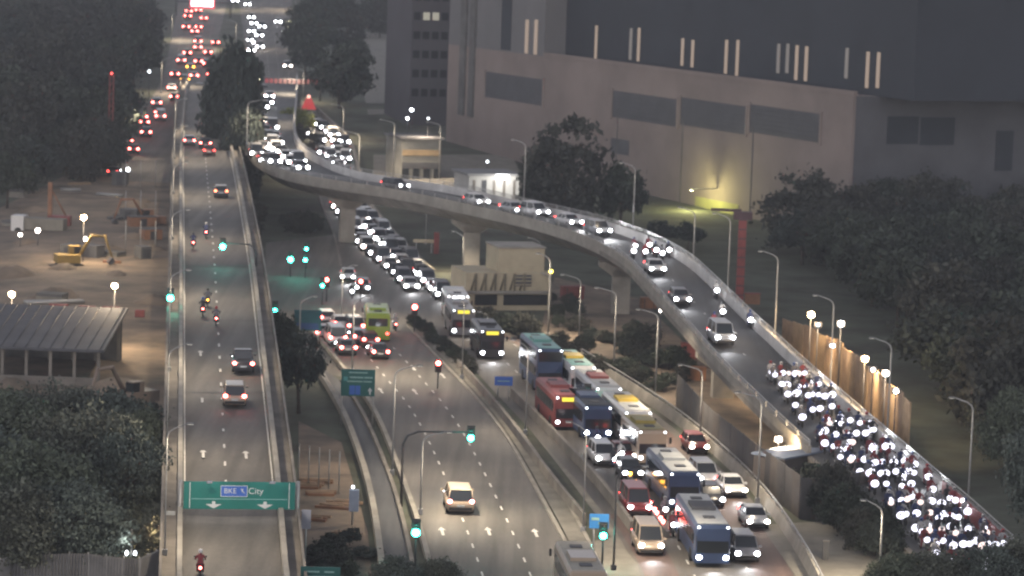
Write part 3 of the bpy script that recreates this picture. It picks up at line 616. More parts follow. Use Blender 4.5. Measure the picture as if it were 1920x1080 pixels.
# ------------------------------------------------------------------ street lamps
SLIGHT = bpy.data.lights.new('street_lamp_light', 'SPOT'); SLIGHT.energy = 6000; SLIGHT.spot_size = math.radians(150); SLIGHT.spot_blend = 0.6; SLIGHT.color = (1.0, 0.82, 0.6); SLIGHT.shadow_soft_size = 0.25
SFAR = bpy.data.lights.new('far_lamp_light', 'SPOT'); SFAR.energy = 9000; SFAR.spot_size = math.radians(155); SFAR.spot_blend = 0.6; SFAR.color = (1.0, 0.8, 0.58); SFAR.shadow_soft_size = 0.3
SFLY = SLIGHT.copy(); SFLY.energy = 750; SVRG = SLIGHT.copy(); SVRG.energy = 3600; SVIA = SLIGHT.copy(); SVIA.energy = 5200
pole_cache = {}
def street_lamp(base, h, d, label, arm=2.3, group=None, light=SLIGHT, r=0.09, m=STEEL):
    d = Vector((d[0], d[1], 0)).normalized()
    t = thing('street_lamp', label, 'street lamp', base, math.atan2(-d.x, d.y), group)           # local +Y along the arm
    key = (round(h, 1), arm, r)
    if key not in pole_cache:
        a = MB(); a.tube([(0, 0, 0), (0, 0, h * 0.6), (0, 0, h - 0.7), (0, 0.12, h - 0.35), (0, 0.45, h - 0.1), (0, arm, h + 0.25)], [r * 1.25, r, r * 0.85, r * 0.8, r * 0.75, r * 0.6], 7)
        a.box((0, 0, 0.25), (0.34, 0.34, 0.5)); b = MB()
        b.loft([[Vector((x, y, z)) for x, z in ((-.1, h + .2), (.1, h + .2), (.07, h + .3), (-.07, h + .3))] for y in (arm - 0.1, arm + 0.4)], smooth=False)
        c = MB(); c.box((0, arm + 0.18, h + 0.185), (0.16, 0.36, 0.03))
        pole_cache[key] = (a.mesh('pole', m), b.mesh('lamp_head', mat('lamp_housing', (.12, .12, .12), .6, 0)), c.mesh('lamp_lens', LAMPGLOW))
    pm, hm, lm = pole_cache[key]
    link('pole', pm, t); hd = link('lamp_head', hm, t); link('lamp_lens', lm, hd)
    if light: link('lamp_light', light, t, (0, arm + 0.25, h + 0.1))
    return t
# along the flyover, arms over its deck
for i, (b, top) in enumerate([((1035, 394), (1040, 262)), ((1203, 440), (1210, 308)), ((1303, 500), (1308, 405)), ((1378, 565), (1388, 400)), ((1460, 640), (1467, 462)), ((1563, 735), (1571, 540)), ((1680, 840), (1692, 632)), ((1820, 960), (1831, 750))]):
    p = FL(*b); k = min(range(110), key=lambda j: (fF[j] - p).length); n_ = (fN[k] - fF[k]).normalized(); p = fF[k] - n_ * 0.55; p.z = zf(p.y) - 0.6
    mb_base = p
    street_lamp(p, max(6.8, min(9, above(top[0], top[1], p) - p.z)), n_, 'grey street lamp on the flyover\'s far parapet, ' + ordn(i) + ' from the warehouse end', 1.5, 'lamps along the flyover', SFLY, .075)
for i, y_ in enumerate((470, 530)):
    p, d = fly(y_, 0.0); n_ = (fly(y_, 1.0)[0] - p).normalized(); street_lamp(p - n_ * 0.55 + Vector((0, 0, -0.5)), 8, n_, ['lamp on the flyover deck where the queue of headlights begins', 'lamp further back on the flyover deck before the expressway'][i], light=SFAR)
# along the left viaduct, arms over the deck
for i, py in enumerate((1045, 868, 700, 562, 452, 366, 300, 250)):
    p = V(342, py); street_lamp(Vector((p.x - 1.15, p.y, p.z)), 8.5, (1, 0.05), 'street lamp on the viaduct\'s left edge, ' + ordn(i) + ' from the bottom', 1.3, 'lamps along the viaduct', SVIA, 0.045)
for i, (b, top, d) in enumerate([((735, 892), (747, 690), (1, 0.1)), ((788, 966), (797, 815), (1, 0.1)), ((1150, 1072), (1164, 880), (1, 0.2)), ((1228, 750), (1235, 585), (-1, -0.2)), ((1420, 945), (1434, 742), (-1, -0.1)), ((1312, 830), (1319, 690), (-1, -0.1)),
        ((1085, 645), (1089, 520), (-1, 0)), ((1150, 705), (1158, 545), (-1, 0)), ((1027, 632), (1033, 480), (-1, 0)), ((868, 515), (871, 438), (-1, 0)), ((798, 458), (801, 405), (-1, 0)), ((1648, 1100), (1654, 945), (-1, 0)), ((1010, 560), (1016, 450), (-1, 0)), ((660, 700), (668, 560), (1, 0.1)), ((640, 600), (648, 500), (1, -0.1)), ((560, 700), (566, 560), (1, 0.1))]):
    p = T(*b); lab = ['tall lamp pole at the kerb right of the green direction sign', 'lamp pole above the green signal at the main road kerb', 'dark lamp pole beside the lower right green signal', 'lamp pole under the flyover nearest the blue signs', 'thin lamp pole in front of the dark hoarding',
        'lamp pole at the start of the dark hoarding', 'lamp pole right of the tan building', 'lamp pole in the shrubs midway along the bus road', 'pole with a yellow lamp beside the tan building', 'pole left of the tan building near the red post', 'short pole beside the tan bar under the flyover', 'thin pole on the concrete apron at lower right',
        'pole rising behind the roof block of the tan building', 'lamp pole among the red brake lights', 'lamp pole in the middle of the junction', 'lamp pole between viaduct and junction'][i]
    street_lamp(p, max(4.5, min(10, above(top[0], top[1], p) - p.z)), d, lab, 1.8 if i < 8 else 1.2, None, SLIGHT if i in (0, 1, 2, 3, 4, 5, 6, 7, 8, 9, 11, 13, 14) else None, 0.07, DSTEEL if i == 2 else STEEL)
for i, (b, top) in enumerate([((866, 712), (870, 545)), ((985, 815), (990, 620)), ((1093, 1000), (1098, 790))]):
    p = T(*b); street_lamp(p, 8.0, (-1, 0.2), ['lamp pole on the verge at the junction end', 'added lamp pole halfway along the verge between the roads', 'added lamp pole on the verge above the light blue sign'][i], 1.2, 'lamps on the verge', SVRG, .055)  # second and third poles are added to light the verge and path
for i, (b, top, d) in enumerate([((643, 262), (645, 202), (-1, 0)), ((823, 340), (826, 232), (-1, 0)), ((737, 345), (741, 228), (-1, 0)), ((568, 190), (572, 130), (-1, 0)), ((560, 95), (563, 40), (-1, 0)), ((554, 20), (556, -40), (-1, 0)), ((442, 95), (443, 40), (-1, 0)), ((438, 20), (439, -30), (-1, 0)), ((302, 175), (303, 110), (1, 0)), ((322, 75), (322, 25), (1, 0)), ((228, 300), (229, 205), (1, 0)), ((335, -15), (335, -60), (1, 0)), ((672, 340), (673, 250), (-1, 0))]):
    p = T(*b); lab = ['lamp pole beside the outer bend of the slip road', 'tall lamp pole in front of the pale banded shed', 'lamp pole at the left end of the pale banded shed', 'expressway lamp pole near the red gantry', 'expressway lamp pole on the right verge, midway up', 'expressway lamp pole on the right verge at the top edge', 'expressway lamp in the central strip, midway up', 'expressway lamp in the central strip at the top edge',
        'lamp pole where the slip road joins the expressway', 'lamp pole on the expressway left verge near the top', 'lamp pole on the left slip road', 'lamp pole at the very top of the expressway left verge', 'lamp pole where the slip road passes under the flyover'][i]
    street_lamp(p, max(6, min(10, above(top[0], top[1], p) - p.z)), d, lab, 2.0, None, SFAR, 0.08)

# ------------------------------------------------------------------ traffic signals
sig_me = MB(); sig_me.box((0, 0, 0), (0.36, 0.24, 1.0)); sig_me.box((0, 0.1, 0), (0.62, 0.03, 1.25)); SIG = sig_me.mesh('signal_head', mat('signal_board', (.05, .05, .05), .7, 0))
lensd = MB().disc((0, 0, 0), (0, 1, 0), 0.13, 0.06).mesh('lens', BLACK)
lens_on = {c: MB().ball((0, 0, 0), (0.23, 0.12, 0.23), 10, 6).mesh('lit_lens', m) for c, m in (('green', GREENL), ('red', REDL))}
def signal(px, py, base, colr, label, arm=None, off=None, size=1.0):
    """PX, PY: the lit lens; BASE: where the post stands"""
    r = ray(px, py); tt = base.y / r.y; z = CAMH + r.z * tt; x = r.x * tt
    t = thing('traffic_signal', label, 'traffic light', base)
    hx = x - base.x; top = z - base.z + (-0.3 if colr == 'red' else 0.3)
    mb = MB()
    if arm: mb.tube([(0, 0, 0), (0, 0, top - 1.0), (hx * 0.06, 0, top - 0.35), (hx * 0.22, 0, top), (hx + 0.3 * (1 if hx > 0 else -1), 0, top + 0.1)], [0.11, 0.1, 0.09, 0.08, 0.06], 7)
    else: mb.tube([(hx, 0.1, -0.1), (hx, 0.1, top + 0.4)], 0.07, 7)
    mb.build('post', DSTEEL, t)
    h = link('signal_head', SIG, t, (hx, -0.2, top)); 
    for k, zz in enumerate((0.3, 0.0, -0.3)):
        on = (k == 0 and colr == 'red') or (k == 2 and colr == 'green')
        o = link('lit_lens' if on else 'lens', lens_on[colr] if on else lensd, h, (0, -0.14, zz))
        if on: o.scale = (size, 1, size)
    g = bpy.data.lights.new('signal_glow', 'POINT'); g.energy = (120 if size > .95 else 50) if colr == 'green' else 25; g.color = (0.1, 1, 0.75) if colr == 'green' else (1, 0.1, 0.08); g.shadow_soft_size = 0.15
    link('signal_glow', g, t, (hx, -0.55, top + (-0.3 if colr == 'green' else 0.3)))
    return t
signal(418, 462, V(462, 500) + Vector((1.0, 0, 0)), 'green', 'green traffic light hanging over the viaduct lanes', arm=True, size=1.35)
signal(320, 558, V(338, 590) + Vector((-1.0, 0, 0)), 'green', 'green traffic light on the viaduct\'s left edge', size=1.35)
signal(545, 486, T(546, 520), 'green', 'large green traffic light beyond the viaduct, left of the paired ones', size=1.5)
signal(573, 487, T(574, 522), 'green', 'green traffic light near the left pier, lower of two', size=1.0)
signal(575, 466, T(577, 505), 'green', 'green traffic light near the left pier, upper of two', size=0.9)
signal(605, 535, T(604, 572), 'green', 'small green traffic light on the junction island', size=0.9)
signal(516, 581, T(517, 640), 'green', 'small green traffic light close beside the viaduct', size=0.9)
signal(883, 820, T(752, 950), 'green', 'green traffic light on the long curved arm over the main road', arm=True, size=1.1)
signal(780, 997, T(778, 1075), 'green', 'bright green traffic light at the bottom kerb of the main road', size=1.25)
signal(1131, 1003, T(1128, 1068), 'green', 'green traffic light in front of the light blue sign', size=1.1)
signal(1102, 738, T(1104, 790), 'green', 'tiny green traffic light among the buses', size=0.5)
signal(778, 575, T(779, 625), 'red', 'red traffic light at the junction mouth', size=1.2)
signal(822, 680, T(822, 730), 'red', 'red traffic light on the median before the red glow', size=1.0)
signal(613, 524, T(615, 566), 'red', 'red traffic light left of the oncoming white car', size=1.0)
signal(677, 527, T(678, 566), 'red', 'red traffic light right of the oncoming white car', size=0.95)

# ------------------------------------------------------------------ signs
def text_mesh(txt, size, m):
    cu = bpy.data.curves.new('lettering', 'FONT'); cu.body = txt; cu.size = size; cu.align_x = 'CENTER'; cu.align_y = 'CENTER'; cu.extrude = 0.004
    o = bpy.data.objects.new('lettering', cu); COL.objects.link(o); bpy.context.view_layer.update()
    me = bpy.data.meshes.new_from_object(o.evaluated_get(bpy.context.evaluated_depsgraph_get())); bpy.data.objects.remove(o)
    me.materials.clear(); me.materials.append(m); return me
def stand_up(o, loc): o.location = loc; o.rotation_euler = (math.pi / 2, 0, 0)
def panel(t, name, c, w, h, m, y=0.0, th=0.06):
    mb = MB(); mb.box((c[0], y, c[1]), (w, th, h)); return mb.build(name, m, t)
# overhead sign across the viaduct
c = V(448, 975); rl, rr_ = V(322, 985), V(560, 985); W = (rr_ - rl).length
t = thing('overhead_sign', 'wide green overhead sign with City and two white down arrows across the viaduct', 'road sign', (c.x, c.y, c.z), math.atan2((rr_ - rl).y, (rr_ - rl).x))
ppm = FPX / c.y; zc = above(448, 929, c) - c.z; w, h = 212 / ppm, 53 / ppm
mb = MB()
for x in (-W / 2 + 0.3, W / 2 - 0.3): mb.tube([(x, 0.35, -1.0), (x, 0.35, zc + h * 0.5)], 0.14, 8)
for zz in (-0.3, 0.3): mb.tube([(-W / 2 + 0.3, 0.35, zc + zz * h), (W / 2 - 0.3, 0.35, zc + zz * h)], 0.08, 6)
mb.build('gantry_frame', STEEL, t)
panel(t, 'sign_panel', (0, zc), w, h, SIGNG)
for x in (-w * 0.445, w * 0.445): panel(t, 'border_line', (x, zc), 0.05, h * 0.94, SIGNW, -0.036, 0.012)
panel(t, 'border_line', (0, zc - h * 0.13), w * 0.86, 0.035, mat('sign_line', (0.2, 0.35, 0.35), 0.5, 0), -0.036, 0.012)
bpn = panel(t, 'route_panel', (-w * 0.05, zc + h * 0.16), w * 0.23, h * 0.38, SIGNB, -0.04, 0.02)
for (x, z, ww, hh) in ((-w * 0.05, zc + h * 0.355, w * 0.235, 0.04), (-w * 0.05, zc - h * 0.035, w * 0.235, 0.04), (-w * 0.168, zc + h * 0.16, 0.04, h * 0.4), (w * 0.068, zc + h * 0.16, 0.04, h * 0.4)): panel(t, 'border_line', (x, z), ww, hh, SIGNW, -0.045, 0.02)
o = link('lettering', text_mesh('BKE', 0.5, SIGNW), t); stand_up(o, (-w * 0.085, -0.058, zc + h * 0.16))
o = link('lettering', text_mesh('City', 0.6, SIGNW), t); stand_up(o, (w * 0.145, -0.042, zc + h * 0.16))
mb = MB(); mb.face_set([(-.16, 0, .16), (.0, 0, .16), (-.0, 0, .0), (.16, 0, -.16), (-.05, 0, -.05)], [(0, 1, 2, 4), (2, 3, 4)]); o = mb.build('route_arrow', SIGNW, t); o.location = (w * 0.03, -0.058, zc + h * 0.16)
for x in (-w * 0.23, w * 0.23):
    mb = MB(); mb.face_set([(-.11, 0, .22), (.11, 0, .22), (.11, 0, .02), (.55, 0, .02), (0, 0, -.28), (-.55, 0, .02), (-.11, 0, .02)], [(0, 1, 2, 3, 4, 5, 6)]); o = mb.build('down_arrow', SIGNW, t); o.location = (x, -0.045, zc - h * 0.33)
sg = bpy.data.lights.new('sign_light', 'SPOT'); sg.energy = 150; sg.spot_size = math.radians(120); sg.spot_blend = 1; sg.shadow_soft_size = 0.4
for x in (-w * 0.28, w * 0.28):
    mb = MB(); mb.tube([(x, 0.3, zc + h * 0.4), (x, -1.3, zc + h * 0.62)], 0.03, 5); mb.box((x, -1.4, zc + h * 0.62), (0.4, 0.25, 0.15)); mb.build('sign_lamp', DSTEEL, t)
    lo = link('sign_light', sg, t, (x, -1.9, zc + h * 0.85)); lo.rotation_euler = (math.radians(58), 0, 0)

def post_sign(px0, px1, py0, py1, basepy, label, m, posts=(0.1, 0.9), bars=(), subs=(), cat='road sign', postm=STEEL, arrows=()):
    b = T((px0 + px1) / 2, basepy); q = FPX / b.y; w, h = (px1 - px0) / q, (py1 - py0) / q; z1 = above((px0 + px1) / 2, (py0 + py1) / 2, b)
    t = thing('road_sign', label, cat, b, 0.04); mb = MB()
    for f in posts: mb.tube([(-w / 2 + w * f, 0.12, 0), (-w / 2 + w * f, 0.12, z1 + h * 0.45)], 0.07, 7)
    if posts: mb.build('post', postm, t)
    panel(t, 'sign_panel', (0, z1), w, h, m)
    for (fx, fz, fw, fh, mm) in subs: panel(t, 'sub_panel', (w * (fx - .5), z1 + h * (.5 - fz)), w * fw, h * fh, mm, -0.036, 0.012)
    for (fx, fz, fw, fh) in bars: panel(t, 'text_line', (w * (fx - .5), z1 + h * (.5 - fz)), w * fw, h * fh, mat('sign_text_faded', (0.18, 0.3, 0.28), 0.6, 0.2, 6), -0.048, 0.012)
    for (fx, fz) in arrows:
        mb = MB(); s = h * 0.13; mb.face_set([(-.25 * s, 0, -s), (.25 * s, 0, -s), (.25 * s, 0, 0), (.7 * s, 0, 0), (0, 0, s), (-.7 * s, 0, 0), (-.25 * s, 0, 0)], [(0, 1, 2, 3, 4, 5, 6)]); o = mb.build('arrow', SIGNW, t); o.location = (w * (fx - .5), -0.06, z1 + h * (.5 - fz))
    return t
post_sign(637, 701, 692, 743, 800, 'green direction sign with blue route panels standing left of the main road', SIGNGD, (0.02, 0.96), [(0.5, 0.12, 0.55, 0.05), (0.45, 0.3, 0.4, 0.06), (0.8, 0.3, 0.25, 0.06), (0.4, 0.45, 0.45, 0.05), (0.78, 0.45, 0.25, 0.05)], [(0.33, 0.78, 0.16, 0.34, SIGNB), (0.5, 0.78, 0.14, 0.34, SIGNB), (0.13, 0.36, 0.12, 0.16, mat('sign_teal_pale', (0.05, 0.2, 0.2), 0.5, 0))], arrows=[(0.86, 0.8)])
post_sign(549, 600, 581, 620, 690, 'dark teal and blue sign board beside the viaduct at the junction', mat('sign_teal', (0.012, 0.06, 0.075), 0.5, 0.15, 1), (0.1, 0.9), [], [(0.5, 0.78, 0.8, 0.3, mat('sign_navy', (0.02, 0.045, 0.13), 0.5, 0.1, 1))])
post_sign(926, 960, 706, 723, 752, 'small blue sign panel on the median of the bus road', SIGNB, (0.2, 0.8), [(0.5, 0.5, 0.7, 0.12)])
post_sign(1102, 1139, 963, 991, 1052, 'light blue sign with two posts behind the lower right green signal', SIGNB2, (0.25, 0.75), [(0.3, 0.35, 0.4, 0.2), (0.65, 0.65, 0.4, 0.14)])
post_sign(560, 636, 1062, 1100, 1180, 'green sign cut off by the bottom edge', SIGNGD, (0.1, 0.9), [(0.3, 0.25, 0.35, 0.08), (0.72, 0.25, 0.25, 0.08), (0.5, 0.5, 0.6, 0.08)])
t = post_sign(308, 326, 958, 985, 1075, 'small pale square sign on a post left of the viaduct', SIGNW, (0.5,))
t = post_sign(562, 580, 955, 992, 1080, 'pale grey cabinet sign on a tall post right of the viaduct', mat('pale_grey_paint', (0.25, 0.26, 0.3), 0.6, 0.1, 2), (0.5,))
# tan bar with a red post under the flyover
b = T(800, 475); t = thing('height_barrier', 'tan horizontal bar on posts beside a red post under the flyover', 'barrier', b); q = FPX / b.y
mb = MB(); mb.box((-0.2, 0, 1.6), (46 / q, 0.2, 0.45)); mb.build('bar', TAN, t); mb = MB(); mb.box((18 / q, 0, 1.4), (0.7, 0.5, 2.8)); mb.build('red_post', REDP, t)
for x in (-1.4, 0.6): mb = MB(); mb.box((x, 0, 0.7), (0.14, 0.14, 1.5)); mb.build('post', STEEL, t)

# expressway gantry with red lane display
REDLED = emit('red_led', (1.0, 0.05, 0.09), 0.3); REDLED2 = emit('red_led_bright', (1.0, 0.06, 0.06), 0.5)
a, b = T(466, 185), T(600, 190); t = thing('gantry', 'gantry with red message strip over the expressway carriageway', 'gantry', a, math.atan2(b.y - a.y, b.x - a.x)); W = (b - a).length
zc = above(540, 152, (a + b) / 2) - a.z; mb = MB()
for x in (0, W): mb.tube([(x, 0, 0), (x, 0, zc + 0.4)], 0.16, 7)
for zz in (-.4, .4): mb.tube([(0, 0, zc + zz), (W, 0, zc + zz)], 0.09, 6)
mb.build('gantry_frame', DSTEEL, t)
for k in range(12): mb = MB(); mb.box((W * (0.25 + 0.064 * k), -0.2, zc + random.uniform(-.1, .1)), (W * 0.045, 0.15, 0.85)); mb.build('message_cell', REDLED, t)
b = T(578, 222); t = thing('warning_sign', 'red triangular light board on the slip road island', 'warning sign', b); q = FPX / b.y; zc = above(578, 194, b) - b.z
mb = MB(); mb.tube([(0, 0.1, 0), (0, 0.1, zc)], 0.08, 6); mb.build('post', DSTEEL, t)
mb = MB(); mb.face_set([(-1.4, 0, zc - 1.1), (1.4, 0, zc - 1.1), (0.5, 0, zc + 1.0), (-.5, 0, zc + 1.0), (-1.4, .12, zc - 1.1), (1.4, .12, zc - 1.1), (0.5, .12, zc + 1.0), (-.5, .12, zc + 1.0)], [(0, 1, 2, 3), (7, 6, 5, 4), (0, 4, 5, 1), (1, 5, 6, 2), (2, 6, 7, 3), (3, 7, 4, 0)]); mb.build('light_board', REDLED2, t)
mb = MB(); mb.ball((0, -.1, zc + 1.3), 0.35); mb.build('beacon', emit('beacon_pink', (1, .5, .4), 2), t)
# message board at the top of the expressway
a, b = T(330, 30), T(432, 34); t = thing('message_board', 'glaring white message board with red rim over the expressway at the top edge', 'message board', a, math.atan2(b.y - a.y, b.x - a.x)); W = (b - a).length; zc = above(380, 4, (a + b) / 2) - a.z
mb = MB()
for x in (0, W): mb.tube([(x, 0, 0), (x, 0, zc + 1.5)], 0.2, 7)
mb.tube([(0, 0, zc), (W, 0, zc)], 0.14, 6); mb.build('gantry_frame', DSTEEL, t)
mb = MB(); mb.box((W * .48, -.3, zc + 0.3), (W * .4, .2, 2.9)); mb.build('screen', emit('white_screen', (1.0, 0.9, 0.93), 5), t)
mb = MB(); mb.box((W * .48, -.2, zc + 0.1), (W * .46, .2, 3.7)); mb.build('rim', emit('red_rim', (1.0, .08, .12), 1.2), t)

# ------------------------------------------------------------------ walls, fences, barriers, site objects
def linewall(name, label, cat, pts, h, th, m, zoff=0.0, n=30):
    mb = MB(); wall_strip(mb, smooth_line(TL(pts), n), -0.2 + zoff, h, th, hgt); o = mb.build(name, m); return tag(o, label, cat)
linewall('wall', 'low dark wall along the drain between main road and bus road', 'wall', [(858, 690), (930, 768), (1030, 905), (1095, 985)], 0.9, 0.25, CONC2)
linewall('wall', 'dark retaining wall on the left side of the bus road', 'wall', [(960, 745), (1030, 815), (1125, 915), (1185, 1000)], 0.9, 0.3, CONC2)
t = thing('safety_barrier', 'pale concrete safety barrier curving along the right of the bus road', 'barrier')
line = smooth_line(TL([(1090, 676), (1240, 768), (1350, 855), (1440, 945), (1510, 1050), (1545, 1120)]), 60); mb = MB()
secs = []
for i, p in enumerate(line):
    d = line[min(i + 1, 59)] - line[max(i - 1, 0)]; d.normalize(); s = Vector((d.y, -d.x, 0)); secs.append([p + s * x + Vector((0, 0, z)) for x, z in ((-.35, 0), (.35, 0), (.3, .2), (.1, .9), (-.1, .9), (-.3, .2))])
mb.loft(secs, smooth=False); mb.build('concrete_rail', CONC, t)
mb = MB(); wall_strip(mb, offset(line, 0.0), 1.15, 1.25, 0.1, hgt); mb.build('top_rail', STEEL, t)
mb = MB()
for p in resample(line, 40): mb.box((p.x, p.y, 1.02), (0.08, 0.08, 0.3))
o = mb.build('rail_posts', STEEL, t); o['kind'] = 'stuff'
# dark hoarding on the right of the bus road
HOARD = mat('hoarding', (0.06, 0.058, 0.058), 0.7, 0.3, 0.5); HOARD2 = mat('hoarding_b', (0.075, 0.066, 0.06), 0.7, 0.3, 0.5)
def panel_fence(name, label, pts, h, n, m1, m2, cat='fence', zb=0.0):
    t = thing(name, label, cat); line = resample(TL(pts), n + 1)
    for i in range(n):
        a, b = line[i], line[i + 1]; c = (a + b) / 2; d = b - a; rz = math.atan2(d.y, d.x)
        mb = MB(); mb.box((c.x, c.y, hgt(c.y) + h / 2 + zb), (d.length * 0.97, 0.06 + 0.03 * (i % 2), h), rz); mb.build('panel', m1 if i % 3 else m2, t)
    for i in range(0, n + 1, 2):
        p = line[i]; mb = MB(); mb.box((p.x, p.y + 0.1, hgt(p.y) + h / 2 + zb), (0.1, 0.1, h + 0.15)); mb.build('post', DSTEEL, t)
    return t
panel_fence('hoarding', 'tall dark hoarding of upright panels along the bus road barrier', [(1268, 768), (1330, 838), (1420, 912), (1498, 972)], 3.3, 22, HOARD, HOARD2)
panel_fence('hoarding', 'dark hoarding return wall facing the concrete apron', [(1500, 974), (1560, 972), (1632, 956)], 3.2, 9, HOARD2, HOARD)
b = T(1480, 915); t = thing('site_cabin', 'site cabin with blue grey roof behind the dark hoarding', 'cabin', b, -0.7)
mb = MB(); mb.box((0, 0, 1.4), (3.0, 6, 2.8)); mb.build('wall', HOARD2, t); mb = MB(); mb.box((0, 0, 2.95), (3.3, 6.3, 0.15)); mb.build('roof', mat('blue_grey_roof', (0.17, 0.2, 0.25), 0.5, 0.2, 0.8), t)
for k in (-1.6, 1.6): mb = MB(); mb.box((-1.52, k, 1.6), (0.08, 1.4, 1.0)); mb.build('window', GLASS, t)
# soil heap and red stacks below the flyover
for i, (px, py, sx, sy, h, m, lab) in enumerate([(1300, 672, 2.6, 1.2, 1.5, REDP, 'red stacked site box beside the right flyover pier, upper'), (1298, 712, 2.5, 1.2, 1.2, ORANGEP, 'orange brown site box beside the right flyover pier, lower'), (1215, 578, 1.8, 1.0, 1.2, ORANGEP, 'small orange box beyond the shrubs under the flyover'), (1072, 560, 2.6, 1.2, 1.4, REDP, 'red hoarding box right of the tan building')]):
    p = T(px, py); t = thing('site_box', lab, 'box', p, 0.1 * i); mb = MB(); mb.box((0, 0, h / 2), (sx, sy, h)); mb.build('body', m, t); mb = MB(); mb.box((0, 0, h + 0.05), (sx + .1, sy + .1, .1)); mb.build('lid', m, t)
    for k in (-1, 1): mb = MB(); mb.box((k * sx * .3, -sy / 2 - .02, h / 2), (.08, .06, h * .9)); mb.build('rib', DSTEEL, t)
# lit brown hoarding with floodlights right of the flyover
BROWN = mat('brown_timber', (0.29, 0.205, 0.125), 0.85, 0.3, 0.8); BROWN2 = mat('brown_timber_b', (0.25, 0.175, 0.115), 0.85, 0.3, 0.8)
def flat_z(px, py, z): return P(px, py, z)
t = thing('hoarding', 'brown timber hoarding lit by floodlights beyond the flyover parapet', 'fence')
ln = resample([P(1462, 722, 0), P(1560, 770, 0), P(1640, 845, 0), P(1700, 905, 0)], 17)
for i in range(16):
    a, b = ln[i], ln[i + 1]; c = (a + b) / 2; d = b - a; h = 6.6 + 0.15 * ((i * 7) % 3)
    mb = MB(); mb.box((c.x, c.y, h / 2), (d.length * .96, .1 + .04 * (i % 2), h), math.atan2(d.y, d.x)); mb.build('plank_panel', BROWN if i % 2 else BROWN2, t)
FLL = bpy.data.lights.new('flood_light', 'SPOT'); FLL.energy = 5200; FLL.spot_size = math.radians(140); FLL.spot_blend = .8; FLL.color = (1, .72, .42); FLL.shadow_soft_size = .3
FLB = bpy.data.lights.new('flood_light_big', 'POINT'); FLB.energy = 5200; FLB.color = (1, .78, .52); FLB.shadow_soft_size = .3
FBALL = {}
def floodlight(px, py, base, r, label, light, aim=(0, -0.3), m=FLOOD, drop=0.6):
    rr = ray(px, py); k = base.y / rr.y; x, z = rr.x * k, CAMH + rr.z * k; t = thing('floodlight', label, 'floodlight', (x, base.y, base.z)); h = z - base.z
    mb = MB(); mb.tube([(0, 0.15, 0), (0, 0.15, h + .1)], .06, 6); mb.box((0, .12, h), (.7, .1, .5)); mb.build('mast', DSTEEL, t)
    mb = MB(); mb.ball((0, -.05, h), (r, r * .5, r), 12, 8); mb.build('lamp', m, t)
    if light: lo = link('flood_light', light, t, (0, -1.8, h + .5)); lo.rotation_euler = (math.radians(50), 0, 0)
    return t
for i, (px, py, by, r, m, lab) in enumerate([(1521, 590, 765, .28, FLOOD, 'brightest starry floodlight above the brown hoarding'), (1577, 607, 790, .27, WHITEGLOW, 'round white floodlight right of the starry one'), (1561, 648, 790, .2, HEADW, 'smaller lamp low on the brown hoarding'), (1622, 673, 838, .25, FLOOD, 'starry floodlight midway down the brown hoarding'),
        (1637, 693, 850, .17, HEADW, 'dim lamp between two floodlights on the brown hoarding'), (1661, 700, 872, .26, WHITEGLOW, 'round white floodlight near the lower hoarding end'), (1680, 733, 895, .2, HEADW, 'lowest lamp at the end of the brown hoarding'), (1534, 609, 768, .16, HEADD, 'small dim lamp just below the starry floodlight')]):
    floodlight(px, py, P(px, by, 0) + Vector((0, -.5, 0)), r, lab, FLL if r > .22 else None, m=m)
floodlight(157, 408, T(157, 500), .3, 'starry floodlight high over the construction site', FLB)
floodlight(215, 536, T(217, 655), .27, 'floodlight in the construction site nearest the viaduct', FLB)
floodlight(22, 552, T(24, 640), .27, 'floodlight at the left edge of the construction site', FLB)
floodlight(1460, 824, T(1470, 905), .24, 'warm lamp above the site cabin roof', FLL, m=HEADW)
floodlight(160, 448, T(160, 482), .25, 'small white lamp below the starry site floodlight', None, m=HEADW)
floodlight(293, 985, T(296, 1050), .24, 'bright small lamp in the trees left of the viaduct', FLL, m=HEADW)
for i, (px, py, bz, r, m, lab) in enumerate([(935, 327, 385, .3, None, ''), (914, 303, 370, .2, HEADD, 'small white lamp above the lit office roof'), (982, 330, 392, .18, HEADD, 'small white lamp right of the lit office'), (1020, 351, 400, .24, HEAD, 'white lamp at the foot of the large round tree'), (772, 206, 330, .24, HEAD, 'upper of three white lamps over the pale shed'), (764, 222, 332, .2, HEAD, 'left of three white lamps over the pale shed'), (803, 222, 336, .17, HEADD, 'right of three white lamps over the pale shed'),
        (280, 134, 190, .26, HEADD, 'white lamp in the grove left of the expressway'), (240, 318, 345, .26, HEAD, 'white lamp at the foot of the left slip road'), (775, 2, 60, .4, HEADD, 'white lamp at the top edge above the dark tower'), (181, 266, 330, .22, HEADD, 'dim white lamp on the far site fence'), (1033, 509, 632, .2, emit('yellow_lamp', (1, .8, .1), 10), 'yellow lamp on the pole beside the tan building'), (664, 326, 345, .18, AMBER, 'yellow lamp at the slip road edge by the flyover'), (71, 432, 470, .3, HEADW, 'warm lamp on the far left of the construction site'), (38, 440, 470, .22, HEADW, 'small warm lamp left of the site lorry'), (1239, 582, 690, .16, HEADW, 'tiny lamp on the pole under the flyover curve')]):
    if not lab: continue
    floodlight(px, py, T(px, bz), r, lab, None, m=m)
